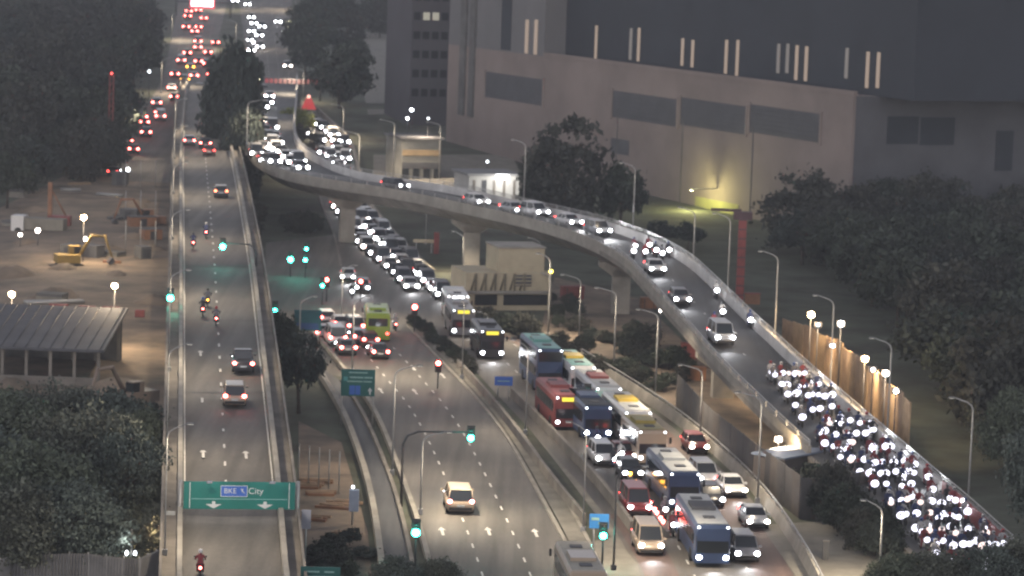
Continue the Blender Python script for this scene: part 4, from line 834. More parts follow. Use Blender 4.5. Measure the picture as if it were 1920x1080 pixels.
# red mast beside the warehouse
b = T(1386, 565); h = above(1397, 398, b); t = thing('red_mast', 'red steel mast with a dark head beside the warehouse', 'mast', b)
mb = MB(); mb.box((0, 0, h / 2), (0.9, 0.9, h)); mb.build('column', REDP, t)
mb = MB(); mb.box((0, 0, h - 0.4), (2.2, 1.2, 0.9)); mb.box((-2.0, 0, h + .2), (3.6, .5, .3)); mb.build('head', mat('mast_head', (.07, .04, .045), .6, .2, 1), t)
for k in range(9): mb = MB(); mb.box((0, -.47, .8 + k * h / 9.5), (.95, .06, .12)); mb.build('rung', DSTEEL, t)
b = T(1410, 570); t = thing('site_box', 'orange panel box at the foot of the red mast', 'box', b); mb = MB(); mb.box((0, 0, .6), (1.8, .6, 1.2)); mb.build('body', ORANGEP, t); mb = MB(); mb.box((0, 0, 1.25), (1.9, .7, .1)); mb.build('lid', REDP, t)
# construction site furniture
b = T(93, 432); h = above(100, 350, b); t = thing('piling_rig', 'orange red piling rig mast on the construction site', 'piling rig', b)
mb = MB(); mb.box((0, 0, h / 2 + .6), (.55, .55, h)); mb.tube([(.3, 0, h * .9), (2.4, 0, 1.6)], .12, 6); mb.build('mast', ORANGEP, t); mb = MB(); mb.box((1.3, 0, 1.3), (3.0, 2.2, 1.5)); mb.build('cab', REDP, t)
for s in (-.9, .9): mb = MB(); mb.box((1.0, s, .35), (3.6, .6, .7)); mb.build('track', BLACK, t)
b = T(206, 325); h = above(208, 152, b); t = thing('mast', 'thin reddish lattice mast at the far end of the construction site', 'mast', b); mb = MB()
for sx in (-.3, .3):
    for sy in (-.3, .3): mb.tube([(sx, sy, 0), (sx, sy, h)], .06, 5)
for k in range(14): mb.tube([(-.3, -.3, k * h / 14), (.3, -.3, (k + 1) * h / 14)], .04, 4)
mb.build('lattice', REDP, t); mb = MB(); mb.ball((0, -.2, h), .16); mb.build('beacon', TAIL, t)
for i, (px, py, sx, h, m, lab) in enumerate([(110, 592, 2.0, 1.3, REDP, 'left of three red site barriers behind the shed roof'), (163, 594, 1.8, 1.2, REDP, 'middle red site barrier behind the shed roof'), (208, 597, 1.9, 1.3, REDP, 'right of three red site barriers behind the shed roof'), (210, 502, 2.2, .9, ORANGEP, 'orange barrier above the site floodlight by the viaduct'), (262, 600, 1.0, 1.1, REDP, 'small red barrier next to the viaduct')]):
    p = T(px, py); t = thing('site_barrier', lab, 'barrier', p, 0); mb = MB(); mb.box((0, 0, h / 2), (sx, .5, h)); mb.build('panel', m, t)
    for k in (-1, 1): mb = MB(); mb.box((k * sx * .35, 0, .06), (.2, 1.1, .12)); mb.build('foot', DSTEEL, t)
rg = random.Random(11)
for i in range(26):
    px, py = rg.uniform(20, 310), rg.uniform(345, 575); p = T(px, py); s = rg.uniform(.7, 2.2); k = i % 4
    t = thing(['material_stack', 'site_container', 'timber_pile', 'pipe_stack'][k], ['stack of building material on the construction site soil', 'small storage container on the construction site soil', 'pile of timber on the construction site soil', 'stack of pipes on the construction site soil'][k], ['stack', 'container', 'pile', 'pipes'][k], p, rg.uniform(-.6, .6), ['stacks on the construction site', 'containers on the construction site', 'timber piles on the construction site', 'pipe stacks on the construction site'][k])
    if k == 0:
        for j in range(3): mb = MB(); mb.box((rg.uniform(-.1, .1), 0, .2 + .4 * j), (s * 1.6, s, .36)); mb.build('pallet_load', [CONC2, PAVE, CONC3][j], t)
    elif k == 1:
        mb = MB(); mb.box((0, 0, 1.0), (s * 1.7, 1.8, 2.0)); mb.build('body', rg.choice([ORANGEP, CONC3, PANEL, REDP]), t); mb = MB(); mb.box((0, 0, 2.05), (s * 1.75, 1.9, .1)); mb.build('roof', ROOFG, t); mb = MB(); mb.box((0, -.92, .95), (.9, .06, 1.7)); mb.build('door', DSTEEL, t)
    elif k == 2:
        for j in range(5): mb = MB(); mb.box((0, -.6 + .3 * j, .15 + .12 * (j % 2)), (s * 2.2, .25, .25), .05 * j); mb.build('beam', BROWN, t)
    else:
        for j in range(6): mb = MB(); mb.tube([(-s * 1.5, -.6 + .4 * (j % 3), .2 + .36 * (j // 3)), (s * 1.5, -.6 + .4 * (j % 3), .2 + .36 * (j // 3))], .18, 7); mb.build('pipe', STEEL, t)
for i in range(16):                                                      # heaps of excavated soil
    px, py = rg.uniform(10, 312), rg.uniform(360, 575) if i < 12 else rg.uniform(700, 790); p = T(px, py); r_ = rg.uniform(1.2, 3.0); t = thing('soil_heap', 'heap of dug soil on the construction site', 'soil heap', p, rg.uniform(0, 3), 'soil heaps on the construction site'); n_ = 12; vs_ = []; fs_ = []
    for j, (f_, z_) in enumerate(((1, -.05), (.8, .35), (.5, .75), (.2, 1.0))):
        for k in range(n_): q_ = f_ * r_ * rg.uniform(.85, 1.12); vs_.append((q_ * math.cos(k * 2 * math.pi / n_) * 1.3, q_ * math.sin(k * 2 * math.pi / n_), z_ * r_ * .5 * rg.uniform(.9, 1.1)))
        if j:
            for k in range(n_): fs_.append(((j - 1) * n_ + k, (j - 1) * n_ + (k + 1) % n_, j * n_ + (k + 1) % n_, j * n_ + k))
    fs_.append(tuple(3 * n_ + k for k in range(n_))); mb = MB(); mb.face_set(vs_, fs_, True); mb.build('heap', SOIL, t)
def excavator(px, py, rz, m, label):
    p = T(px, py); t = thing('excavator', label, 'excavator', p, rz)
    for s in (-1, 1): mb = MB(); mb.loft([[Vector((s * .95 + x, y, z)) for y, z in ((-1.7, .35), (-1.4, .05), (1.4, .05), (1.7, .35), (1.4, .75), (-1.4, .75))] for x in (-.27, .27)], smooth=False); mb.build('track', BLACK, t)
    mb = MB(); mb.box((0, -.3, 1.35), (2.3, 2.8, 1.0)); mb.build('engine_house', m, t); mb = MB(); mb.box((-.65, .7, 2.0), (.95, 1.3, 1.6)); cb = mb.build('cab', m, t); mb = MB(); mb.box((-.65, 1.0, 2.3), (.99, .8, .8)); mb.build('window', GLASS, cb)
    mb = MB(); mb.tube([(.3, 1.0, 1.5), (.3, 2.6, 4.1), (.3, 4.4, 4.0)], [.22, .2, .15], 6); mb.build('boom', m, t); mb = MB(); mb.tube([(.3, 4.2, 4.2), (.3, 5.2, 1.4)], [.16, .12], 6); mb.build('arm', m, t)
    mb = MB(); mb.loft([[Vector((x, y, z)) for y, z in ((5.1, 1.5), (5.5, 1.0), (5.0, .5), (4.6, .9))] for x in (-.25, .85)], smooth=False); mb.build('bucket', DSTEEL, t)
excavator(285, 430, 1.9, ORANGEP, 'orange excavator parked on the site soil beside the viaduct'); excavator(130, 505, -1.2, mat('digger_yellow', (.24, .16, .04), .5, .2, 1), 'yellow brown excavator on the site soil near the floodlights'); excavator(255, 770, 2.4, mat('digger_grey', (.16, .13, .11), .6, .2, 1), 'dull grey excavator between shed and viaduct')
# site lorry
p = T(72, 440); t = thing('lorry', 'pale site lorry standing at the far left of the construction site', 'lorry', p, 1.45); mb = MB(); mb.box((0, 2.6, 1.45), (2.2, 1.7, 2.1)); cb = mb.build('cab', CAR_COL['white'], t); mb = MB(); mb.box((0, 3.46, 1.8), (1.9, .06, .8)); mb.build('windscreen', GLASS, cb); mb = MB(); mb.box((0, -1.0, 1.5), (2.3, 5.2, 1.5)); mb.build('cargo_body', PAVE, t)
for s in (-1, 1):
    for y in (-2.4, -1.2, 2.5): mb = MB(); mb.disc((s * .98, y, .48), (1, 0, 0), .48, .28); mb.build('wheel', RUBBER, t)
for i in range(9):                                                        # fence of tall site posts
    p = T(235 + (i % 3) * 28, 352 + (i // 3) * 62); t = thing('site_post', 'thin pale post standing on the site beside the viaduct', 'post', p, 0, 'thin posts on the site'); mb = MB(); mb.tube([(0, 0, 0), (0, 0, 4.2)], .06, 6); mb.build('shaft', STEEL, t); mb = MB(); mb.box((0, 0, .15), (.4, .4, .3)); mb.build('base', CONC2, t)
# corrugated fence at bottom left
t = thing('corrugated_fence', 'pale corrugated metal fence along the bottom left edge', 'fence'); CORR = mat('corrugated_metal', (.2, .2, .205), .55, .2, 1, metal=.2)
ln = resample(TL([(-40, 1120), (20, 1098), (150, 1092), (255, 1105), (300, 1085), (325, 1075)]), 15)
for i in range(14):
    a, b = ln[i], ln[i + 1]; d = (b - a); L = d.length; u = d.normalized(); s = Vector((u.y, -u.x, 0)); k = 12; vs_ = []
    for j in range(k + 1):
        q = a + u * L * j / k + s * (.09 if j % 2 else -.09); vs_ += [q, q + Vector((0, 0, 2.0))]
    mb = MB(); mb.face_set(vs_, [(2 * j, 2 * j + 2, 2 * j + 3, 2 * j + 1) for j in range(k)]); mb.build('corrugated_sheet', CORR, t)
    mb = MB(); mb.box(a + Vector((0, .12, 1.05)), (.1, .1, 2.1)); mb.build('post', STEEL, t)
b = T(245, 1075); t = thing('fence_lamp_post', 'short post with two lamps behind the corrugated fence', 'lamp post', b); h = above(243, 992, b); mb = MB(); mb.tube([(0, 0, 0), (0, 0, h)], .07, 6); mb.build('post', STEEL, t); fl_ = bpy.data.lights.new('fence_light', 'POINT'); fl_.energy = 130; fl_.shadow_soft_size = .2; link('fence_light', fl_, t, (0, -2.6, 2.6))
for s in (-.28, .28): mb = MB(); mb.ball((s, -.1, 1.4), (.12, .1, .2)); mb.build('lamp', HEADD, t)
# posts on the soil strip right of the viaduct
for i in range(6):
    p = T(540 + i * 19, 905 + i * 4); t = thing('marker_post', 'thin pale post in the row beside the viaduct, ' + ordn(i) + ' from the left', 'post', p, 0, 'thin posts beside the viaduct'); mb = MB(); mb.tube([(0, 0, 0), (0, 0, 3.2)], .045, 6); mb.build('shaft', STEEL, t); mb = MB(); mb.ball((0, 0, 3.22), .07, 6, 4); mb.build('cap', STEEL, t)
for i, (px, py) in enumerate([(1535, 975), (1547, 1050)]):
    p = T(px, py); t = thing('bollard', ['dark square bollard on the concrete apron, farther one', 'dark square bollard on the concrete apron, nearer one'][i], 'bollard', p); mb = MB(); mb.box((0, 0, .7), (.42, .42, 1.4)); mb.build('shaft', CONC3, t); mb = MB(); mb.box((0, 0, 1.43), (.5, .5, .08)); mb.build('cap', CONC2, t)
b = T(660, 985); t = thing('site_lamp_mast', 'short mast with pale blue cabinet on the soil left of the service road', 'mast', b); h = above(660, 915, b); mb = MB(); mb.tube([(0, 0, 0), (0, 0, h)], .08, 6); mb.build('post', STEEL, t); mb = MB(); mb.box((.1, -.1, h - .9), (.7, .4, 1.6)); mb.build('cabinet', mat('pale_blue_paint', (.22, .26, .33), .5, .1, 2), t)
mb = MB(); mb.ball((0, -.1, h + .1), .12); mb.build('lamp', HEADD, t)
for i in range(8):
    p = T(rg.uniform(560, 660), rg.uniform(905, 1010)); t = thing('timber_pile', 'brown timber pile on the soil strip left of the service road', 'pile', p, rg.uniform(-.3, .3), 'timber on the soil strip')
    for j in range(4): mb = MB(); mb.box((0, -.5 + .3 * j, .12 + .1 * (j % 2)), (rg.uniform(1.5, 3), .2, .2), .06 * j); mb.build('beam', BROWN2 if j % 2 else ORANGEP, t)

# ------------------------------------------------------------------ vehicles
wheel_me = MB().disc((0, 0, 0), (1, 0, 0), 0.32, 0.2, 14).mesh('wheel', RUBBER)
hub_me = MB().disc((0, 0, 0), (1, 0, 0), 0.19, 0.22, 10).mesh('rim', STEEL)
bwheel_me = MB().disc((0, 0, 0), (1, 0, 0), 0.5, 0.3, 14).mesh('wheel', RUBBER)
def lampmesh(r, m, flat_=0.5): return MB().ball((0, 0, 0), (r, r * flat_, r * 0.85), 10, 6).mesh('lamp', m)
LM = {}
def lampm(r, m):
    k = (r, m.name)
    if k not in LM: LM[k] = lampmesh(r, m)
    return LM[k]
KIND = {  # length, width, roof, belt, hood, deck, cabin rear base, cabin rear top, cabin front top, cabin front base (y positions)
    'sedan': (4.5, 1.78, 1.45, 0.93, 0.88, 0.95, -1.75, -1.0, 0.35, 1.05), 'hatch': (4.1, 1.74, 1.5, 0.95, 0.9, 0.98, -1.98, -1.65, 0.4, 1.05),
    'mpv': (4.7, 1.86, 1.75, 1.02, 0.98, 1.05, -2.28, -2.0, 0.75, 1.55), 'van': (4.9, 1.9, 2.05, 1.1, 1.05, 1.1, -2.4, -2.3, 1.35, 1.95), 'pickup': (5.1, 1.86, 1.75, 1.02, 1.0, 1.0, -0.6, -0.4, 0.6, 1.3)}
CACHE = {}
def car_meshes(kind, colr):
    k = (kind, colr)
    if k in CACHE: return CACHE[k]
    L, W, R, belt, hood, deck, cr0, cr1, cf1, cf0 = KIND[kind]; w = W / 2; paint = CAR_COL[colr]
    b = MB(); secs = []
    for y, top, f, zb in ((-L / 2, deck * .72, .86, .36), (-L / 2 + .12, deck * .97, .95, .24), (-L / 2 + .6, deck, .99, .2), (cr0 + .2, max(belt, deck), 1, .2), (0, belt, 1, .18), (cf0, belt * .99, 1, .2), (L / 2 - .7, hood * .93, .99, .2), (L / 2 - .15, hood * .78, .93, .24), (L / 2, hood * .6, .82, .34)):
        secs.append([Vector((-w * f * .88, y, zb)), Vector((w * f * .88, y, zb)), Vector((w * f, y, zb + .22)), Vector((w * f, y, top - .14)), Vector((w * f * .86, y, top)), Vector((-w * f * .86, y, top)), Vector((-w * f, y, top - .14)), Vector((-w * f, y, zb + .22))])
    b.loft(secs)
    c = MB(); q = []
    for y0, y1, hw, z in ((cr0, cf0, .9 * w, belt - .04), (cr1, cf1, .76 * w, R - .06)):
        q.append([Vector((-hw, y0, z)), Vector((hw, y0, z)), Vector((hw, y1, z)), Vector((-hw, y1, z))])
    c.loft(q, smooth=False)
    r = MB(); hw = .78 * w; r.loft([[Vector((-hw, cr1 - .06, R - .07)), Vector((hw, cr1 - .06, R - .07)), Vector((hw, cf1 + .05, R - .07)), Vector((-hw, cf1 + .05, R - .07))], [Vector((-hw * .9, cr1 + .1, R)), Vector((hw * .9, cr1 + .1, R)), Vector((hw * .9, cf1 - .12, R)), Vector((-hw * .9, cf1 - .12, R))]], smooth=False)
    for s in (-1, 1):
        for (ya, yb) in ((cr0, cr1), (cf0, cf1), ((cr0 + cf0) / 2, (cr1 + cf1) / 2)): r.tube([(s * .9 * w, ya, belt - .05), (s * .775 * w, yb, R - .05)], .045, 4)
    p = MB(); p.box((0, -L / 2 - .01, .62), (.52, .03, .14)); bu = MB(); bu.box((0, -L / 2 + .04, .42), (W * .84, .2, .2)); bu.box((0, L / 2 - .03, .38), (W * .78, .16, .18))
    mi = MB(); mi.box((0, 0, 0), (.2, .1, .14))
    CACHE[k] = (b.mesh('body', paint), c.mesh('window_glass', GLASS), r.mesh('roof', paint), p.mesh('number_plate', SIGNW), bu.mesh('bumper', BLACK), mi.mesh('mirror', paint)); return CACHE[k]
HLS = bpy.data.lights.new('headlight_beam', 'SPOT'); HLS.energy = 550; HLS.spot_size = math.radians(70); HLS.spot_blend = .7; HLS.color = (.97, .97, 1); HLS.shadow_soft_size = .15
HLB = HLS.copy(); HLB.energy = 2600
def car(pos, d, label, kind='sedan', colr='silver', head=HEAD, tail=TAIL, group=None, hr=.19, tr=.16, beam=False, cat='car', full=True):
    d = Vector((d[0], d[1], 0)).normalized(); L, W, R, belt, hood, deck = KIND[kind][:6]; me = car_meshes(kind, colr)
    t = thing('car' if kind in ('sedan', 'hatch', 'mpv') else kind if kind != 'pickup' else 'pickup_truck', label, cat if kind in ('sedan', 'hatch', 'mpv') else kind, Vector(pos) + Vector((0, 0, .06)), math.atan2(-d.x, d.y), group)
    bo = link('body', me[0], t); link('window_glass', me[1], t); link('roof', me[2], t); link('number_plate', me[3], bo); link('bumper', me[4], bo)
    if full:
        for s in (-1, 1): link('mirror', me[5], bo, (s * (W / 2 + .1), KIND[kind][9] - .15, belt + .06))
    for sx in (-1, 1):
        for y in (-L * .3, L * .3):
            w_ = link('wheel', wheel_me, t, (sx * (W / 2 - .1), y, .3)); 
            if full: link('rim', hub_me, w_)
        link('headlight', lampm(hr, head), t, (sx * W * .37, L / 2 - .06, hood * .74)); link('taillight', lampm(tr, tail), t, (sx * W * .4, -L / 2 + .03, deck * .88))
    if beam:
        o = link('headlight_beam', beam if beam is not True else HLS, t, (0, L / 2 + .3, .75)); o.rotation_euler = (math.radians(84), 0, 0)
    return t
BUSC = {}
def bus(pos, d, label, body='white', stripe=None, disp=YELDISP, dbl=False, L=11.5, head=HEAD, beam=False, group=None, cat='bus', rear=False, roofm=None):
    d = Vector((d[0], d[1], 0)).normalized(); W, Hh = 2.5, 4.2 if dbl else 3.05; w = W / 2; pm = CAR_COL[body] if body in CAR_COL else body
    t = thing('bus', label, cat, Vector(pos) + Vector((0, 0, .06)), math.atan2(-d.x, d.y), group)
    mb = MB(); secs = []
    for y, f, zt in ((-L / 2, .95, Hh - .12), (-L / 2 + .12, 1, Hh), (L / 2 - .5, 1, Hh), (L / 2 - .12, .98, Hh - .06), (L / 2, .94, Hh - .3)):
        secs.append([Vector((-w * f, y, .3)), Vector((w * f, y, .3)), Vector((w * f, y, zt - .22)), Vector((w * f * .88, y, zt)), Vector((-w * f * .88, y, zt)), Vector((-w * f, y, zt - .22))])
    mb.loft(secs, smooth=False); bo = mb.build('body', pm, t)
    mb = MB(); mb.face_set([(-w * .9, L / 2 + .03, 1.05), (w * .9, L / 2 + .03, 1.05), (w * .88, L / 2 - .02, 2.45), (-w * .88, L / 2 - .02, 2.45), (-w * .9, L / 2 - .2, 1.05), (w * .9, L / 2 - .2, 1.05), (w * .88, L / 2 - .2, 2.45), (-w * .88, L / 2 - .2, 2.45)], [(0, 1, 2, 3), (7, 6, 5, 4), (0, 4, 5, 1), (1, 5, 6, 2), (2, 6, 7, 3), (3, 7, 4, 0)]); mb.build('windscreen', GLASS, t)
    if dbl: mb = MB(); mb.box((0, L / 2 - .1, 3.45), (W * .88, .28, .95)); mb.build('upper_windscreen', GLASS, t)
    mb = MB(); mb.box((0, -L / 2 - .0, 2.1), (W * .8, .08, .8)); mb.build('rear_window', GLASS, t)
    for s in (-1, 1):
        for k in range(6):
            y = -L / 2 + .9 + k * (L - 1.6) / 6 + .55
            mb = MB(); mb.box((s * w, y, 1.95), (.05, (L - 1.6) / 6 * .93, .95)); mb.build('side_window', GLASS, t)
            if dbl: mb = MB(); mb.box((s * w, y, 3.4), (.05, (L - 1.6) / 6 * .93, .8)); mb.build('side_window', GLASS, t)
        for y in (-L * .28, L * .3): link('wheel', bwheel_me, t, (s * (w - .1), y, .47))
        link('headlight', lampm(.2, head), t, (s * w * .76, L / 2 + .02, .72)); link('taillight', lampm(.17, TAIL), t, (s * w * .8, -L / 2, .95))
        mb = MB(); mb.box((s * (w + .22), L / 2 + .05, 2.2), (.16, .12, .5)); mb.build('mirror', BLACK, t)
        link('marker_lamp', lampm(.11, HEADD), t, (s * w * .82, L / 2 - .05, Hh - .2))
    if disp: mb = MB(); mb.box((0, L / 2 + .0, 2.72 if not dbl else 2.78), (W * .5, .12, .34)); mb.build('destination_display', disp, t)
    mb = MB(); mb.box((0, -.6, Hh + .12), (1.7, 2.6, .26)); mb.build('roof_unit', stripe or pm, t)
    for y in (L * .28, -L * .32): mb = MB(); mb.box((0, y, Hh + .05), (.8, .8, .1)); mb.build('roof_hatch', PANEL, t)
    if roofm: mb = MB(); mb.box((0, 0, Hh + .012), (W * .84, L * .94, .03)); mb.build('roof_panel', roofm, t)
    if beam: o = link('headlight_beam', HLS, t, (0, L / 2 + .3, .8)); o.rotation_euler = (math.radians(82), 0, 0)
    return t
# motorcycle and rider
BIKE = {}
def bike_meshes(colr):
    if colr in BIKE: return BIKE[colr]
    wh = MB(); n = 12
    for y in (-.62, .64): pass
    wh.tube([(math.cos(a) * 0, math.cos(a) * .25, math.sin(a) * .25) for a in [2 * math.pi * k / n for k in range(n + 1)]], .055, 6)
    for k in range(3): a = math.pi * k / 3; wh.tube([(0, math.cos(a) * .24, math.sin(a) * .24), (0, -math.cos(a) * .24, -math.sin(a) * .24)], .018, 4)
    b = MB(); b.loft([[Vector((-w_, y, z0)), Vector((w_, y, z0)), Vector((w_ * .8, y, z1)), Vector((-w_ * .8, y, z1))] for y, w_, z0, z1 in ((-.85, .05, .72, .82), (-.55, .12, .58, .82), (-.15, .13, .34, .76), (.15, .14, .3, .9), (.42, .13, .5, .95), (.56, .1, .72, .98))])
    b.tube([(0, -.6, .3), (0, -.1, .35)], .05, 5)
    f = MB()
    for s in (-1, 1): f.tube([(s * .09, .66, .3), (s * .09, .5, .85)], .03, 5); f.tube([(0, .46, .98), (s * .36, .36, 1.04)], .02, 5); f.tube([(s * .26, .4, 1.04), (s * .34, .42, 1.2)], .012, 4); f.box((s * .36, .42, 1.24), (.12, .03, .08))
    e = MB(); e.tube([(.14, .1, .3), (.16, -.7, .4)], [.03, .055], 6); st = MB(); st.loft([[Vector((-.13, y, .8)), Vector((.13, y, .8)), Vector((.1, y, z)), Vector((-.1, y, z))] for y, z in ((-.75, .86), (-.4, .88), (.05, .86))])
    BIKE[colr] = (wh.mesh('wheel', RUBBER), b.mesh('body', CAR_COL[colr]), f.mesh('front_fork', DSTEEL), e.mesh('exhaust', STEEL), st.mesh('seat', BLACK)); return BIKE[colr]
def skinned(name, verts, edges, rad, m):
    me = bpy.data.meshes.new(name); me.from_pydata(verts, edges, []); o = bpy.data.objects.new(name, me); COL.objects.link(o)
    o.modifiers.new('skin', 'SKIN'); 
    for i, r in enumerate(rad): me.skin_vertices[0].data[i].radius = (r, r) if not hasattr(r, '__len__') else r
    me.skin_vertices[0].data[0].use_root = True
    s = o.modifiers.new('sub', 'SUBSURF'); s.levels = 1; s.render_levels = 1
    bpy.context.view_layer.update(); out = bpy.data.meshes.new_from_object(o.evaluated_get(bpy.context.evaluated_depsgraph_get())); bpy.data.objects.remove(o)
    out.materials.clear(); out.materials.append(m); out.polygons.foreach_set('use_smooth', [True] * len(out.polygons)); return out
JACK = [mat('jacket_' + n, c, .8, .2, 5) for n, c in (('black', (.025, .025, .03)), ('navy', (.03, .04, .09)), ('maroon', (.14, .03, .035)), ('grey', (.1, .1, .11)), ('pale', (.3, .3, .3)))]
HELM = [mat('helmet_' + n, c, .3, 0) for n, c in (('black', (.03, .03, .03)), ('white', (.5, .5, .5)), ('red', (.3, .03, .03)), ('blue', (.04, .08, .25)), ('silver', (.3, .3, .3)))]
rv = [(0, -.28, .93), (0, -.22, 1.15), (0, -.12, 1.38), (0, -.06, 1.5), (0, -.02, 1.62)]; re = [(0, 1), (1, 2), (2, 3), (3, 4)]; rr2 = [(.17, .14), (.16, .12), (.17, .11), .06, .08]
for s in (-1, 1):
    o_ = len(rv); rv += [(s * .2, -.1, 1.4), (s * .3, .1, 1.2), (s * .34, .32, 1.1)]; re += [(2, o_), (o_, o_ + 1), (o_ + 1, o_ + 2)]; rr2 += [.075, .06, .045]
    o_ = len(rv); rv += [(s * .13, -.2, .9), (s * .2, .16, .78), (s * .19, -.02, .38), (s * .2, .12, .33)]; re += [(0, o_), (o_, o_ + 1), (o_ + 1, o_ + 2), (o_ + 2, o_ + 3)]; rr2 += [.1, .08, .055, .05]
RIDER = [skinned('body', rv, re, rr2, m) for m in JACK]
HELMET = [MB().ball((0, 0, 0), (.14, .165, .15), 10, 7).mesh('helmet', m) for m in HELM]
VISOR = MB().ball((0, .06, .0), (.115, .115, .07), 8, 5).mesh('visor', GLASS)
def motorbike(pos, d, label, rlabel, head=HEAD, hr=.19, tail=TAIL, group=None, rgroup=None, rider=True):
    d = Vector((d[0], d[1], 0)).normalized(); rz = math.atan2(-d.x, d.y); me = bike_meshes(random.choice(['black', 'red', 'blue', 'silver', 'grey', 'black']))
    t = thing('motorcycle', label, 'motorcycle', Vector(pos) + Vector((0, 0, .03)), rz, group)
    for y in (-.62, .66): link('wheel', me[0], t, (0, y, .305))
    bo = link('body', me[1], t); link('front_fork', me[2], t); link('exhaust', me[3], bo); link('seat', me[4], bo)
    link('headlight', lampm(hr, head), t, (0, .62, .9)); link('taillight', lampm(.1, tail), t, (0, -.88, .78))
    if rider:
        k = random.randrange(5); p = thing('person', rlabel, 'person', Vector(pos) + Vector((0, 0, .03)), rz, rgroup); b_ = link('body', RIDER[k], p); h_ = link('helmet', random.choice(HELMET), p, (0, -.01, 1.68)); link('visor', VISOR, h_, (0, .03, 0))
    return t

COLS = ['grey', 'silver', 'black', 'grey', 'black', 'white', 'red', 'blue']
def pick(i): return COLS[(i * 5 + i // 3) % 8]
KS = ['sedan', 'hatch', 'mpv', 'sedan', 'van']
# cars heading away on the viaduct and expressway (red lamps)
car(V(455, 694), du, 'dark pickup with red tail lamps on the viaduct, right lane', 'pickup', 'black', tail=TAILB, beam=True, tr=.17)
car(V(439, 757), du, 'pale people carrier with red tail lamps on the viaduct, nearest to the big sign', 'mpv', 'gold', tail=TAILB, beam=True, tr=.18)
car(V(414, 369), du, 'car with amber red tail lamps alone in the viaduct\'s right lane', 'hatch', 'grey', tail=emit('tail_orange', (1, .22, .1), 10))
car(V(355, 272), du, 'car in the viaduct\'s left lane where the slip road passes', 'sedan', 'silver', tail=TAILB)
car(V(385, 277), du, 'dark car just ahead of the red car on the viaduct', 'sedan', 'black', tail=TAILB)
car(V(392, 291), du, 'bright red car in the viaduct\'s right lane', 'sedan', 'red', tail=TAIL)
car(V(387, 220), du, 'car on the viaduct near the tall dark tree', 'sedan', 'grey', tail=TAILB)
for i, (px, py) in enumerate([(386, 447), (362, 467), (389, 576), (380, 593), (405, 611), (375, 1083)]):
    motorbike(V(px, py), du, ['motorcycle riding away near the hanging green signal, right one', 'motorcycle riding away left of the hanging green signal', 'motorcycle with amber lamp ahead of a pair on the viaduct', 'motorcycle left of the pair on the viaduct', 'motorcycle right of the pair near the lane line', 'motorcycle entering the viaduct at the bottom edge'][i],
              ['rider near the hanging green signal, right one', 'rider left of the hanging green signal', 'rider with amber tail lamp on the viaduct', 'rider left of the pair on the viaduct', 'rider near the lane line on the viaduct', 'rider in dark clothes at the bottom edge'][i], head=HEADD, hr=.12, tail=AMBER if i == 2 else TAILB)
far = [(354, 26), (372, 24), (382, 39), (365, 64), (372, 56), (349, 56), (371, 95), (371, 84), (404, 85), (351, 105), (388, 126), (372, 121), (357, 132), (396, 146), (328, 145), (364, 148), (347, 156), (322, 171), (374, 170), (327, 188), (389, 182), (294, 200), (301, 226), (271, 236), (274, 256), (240, 271), (251, 287), (299, 218), (268, 226), (352, 36), (376, 12), (362, 10), (390, 104), (340, 120)]
for i, (px, py) in enumerate(sorted(far, key=lambda q: -q[1])):
    p = T(px, py); d = (eL[2] - eL[10]) if py < 160 else (eL[20] - eL[36])
    car(p, d, 'car with red tail lamps leaving on the far expressway, ' + ordn(i) + ' from the nearest', KS[i % 5], pick(i), tail=AMBER if (px, py) in ((357, 132), (347, 156), (389, 182)) else TAILB, tr=.22 if py > 150 else .25, group='cars leaving on the expressway', full=False, cat='car')
b = T(214, 330); car(b, (0, 1, 0), 'car with a single red lamp below the left slip road', 'hatch', 'black', tail=TAIL, full=False)
# oncoming on the far expressway
fo = [(441, 6), (464, 12), (471, 37), (491, 55), (471, 63), (486, 71), (468, 80), (471, 99), (487, 93), (521, 45), (539, 129), (479, 157), (494, 173), (476, 48), (480, 84)]
for i, (px, py) in enumerate(sorted(fo, key=lambda q: -q[1])):
    car(T(px, py), (rL[-1] - rL[0]), 'oncoming car with white headlights on the far expressway, ' + ordn(i) + ' from the nearest', KS[i % 5], pick(i + 2), head=HEADW if px == 539 else HEAD, group='cars arriving on the expressway', hr=.3 if py < 110 else .25, full=False)
# queue on the flyover deck at its far end
fq = [(505, 186), (503, 198), (494, 207), (498, 237), (511, 246), (497, 252), (515, 264), (503, 266), (520, 274), (510, 279), (518, 287), (527, 291), (537, 301), (546, 311), (557, 311), (562, 321), (478, 283), (493, 284), (480, 296), (495, 308), (512, 310)]
for i, (px, py) in enumerate(sorted(fq, key=lambda q: q[1])):
    p = FL(px, py); k = min(range(110), key=lambda j: abs(fN[j].y - p.y)); d = fN[min(k + 2, 109)] - fN[max(k - 2, 0)]
    car(p, d, 'oncoming car in the queue at the flyover\'s far end, ' + ordn(i) + ' from the back', KS[i % 5], pick(i + 1), group='queue at the flyover far end', hr=.28, full=False)
# slip road loop queue, outer, inner and right hand files
loop = [[(585, 231), (596, 239), (606, 245), (615, 252), (624, 260), (629, 269), (632, 282), (634, 293), (636, 303)], [(580, 257), (599, 269), (604, 292), (619, 301), (614, 311), (630, 311), (636, 320), (626, 330)], [(646, 272), (646, 287), (647, 304), (647, 327)]]
for f, l in enumerate(loop):
    for i, (px, py) in enumerate(l):
        a = T(*l[max(i - 1, 0)]); b = T(*l[min(i + 1, len(l) - 1)])
        car(T(px, py), b - a if (b - a).y < 0 else (0.2, -1), 'oncoming car on the slip road bend, ' + ordn(i) + ' from the top of the ' + ['outer', 'inner', 'right'][f] + ' file', KS[(i + f) % 5], pick(i + f), group='queue round the slip road bend', hr=.29, full=False)
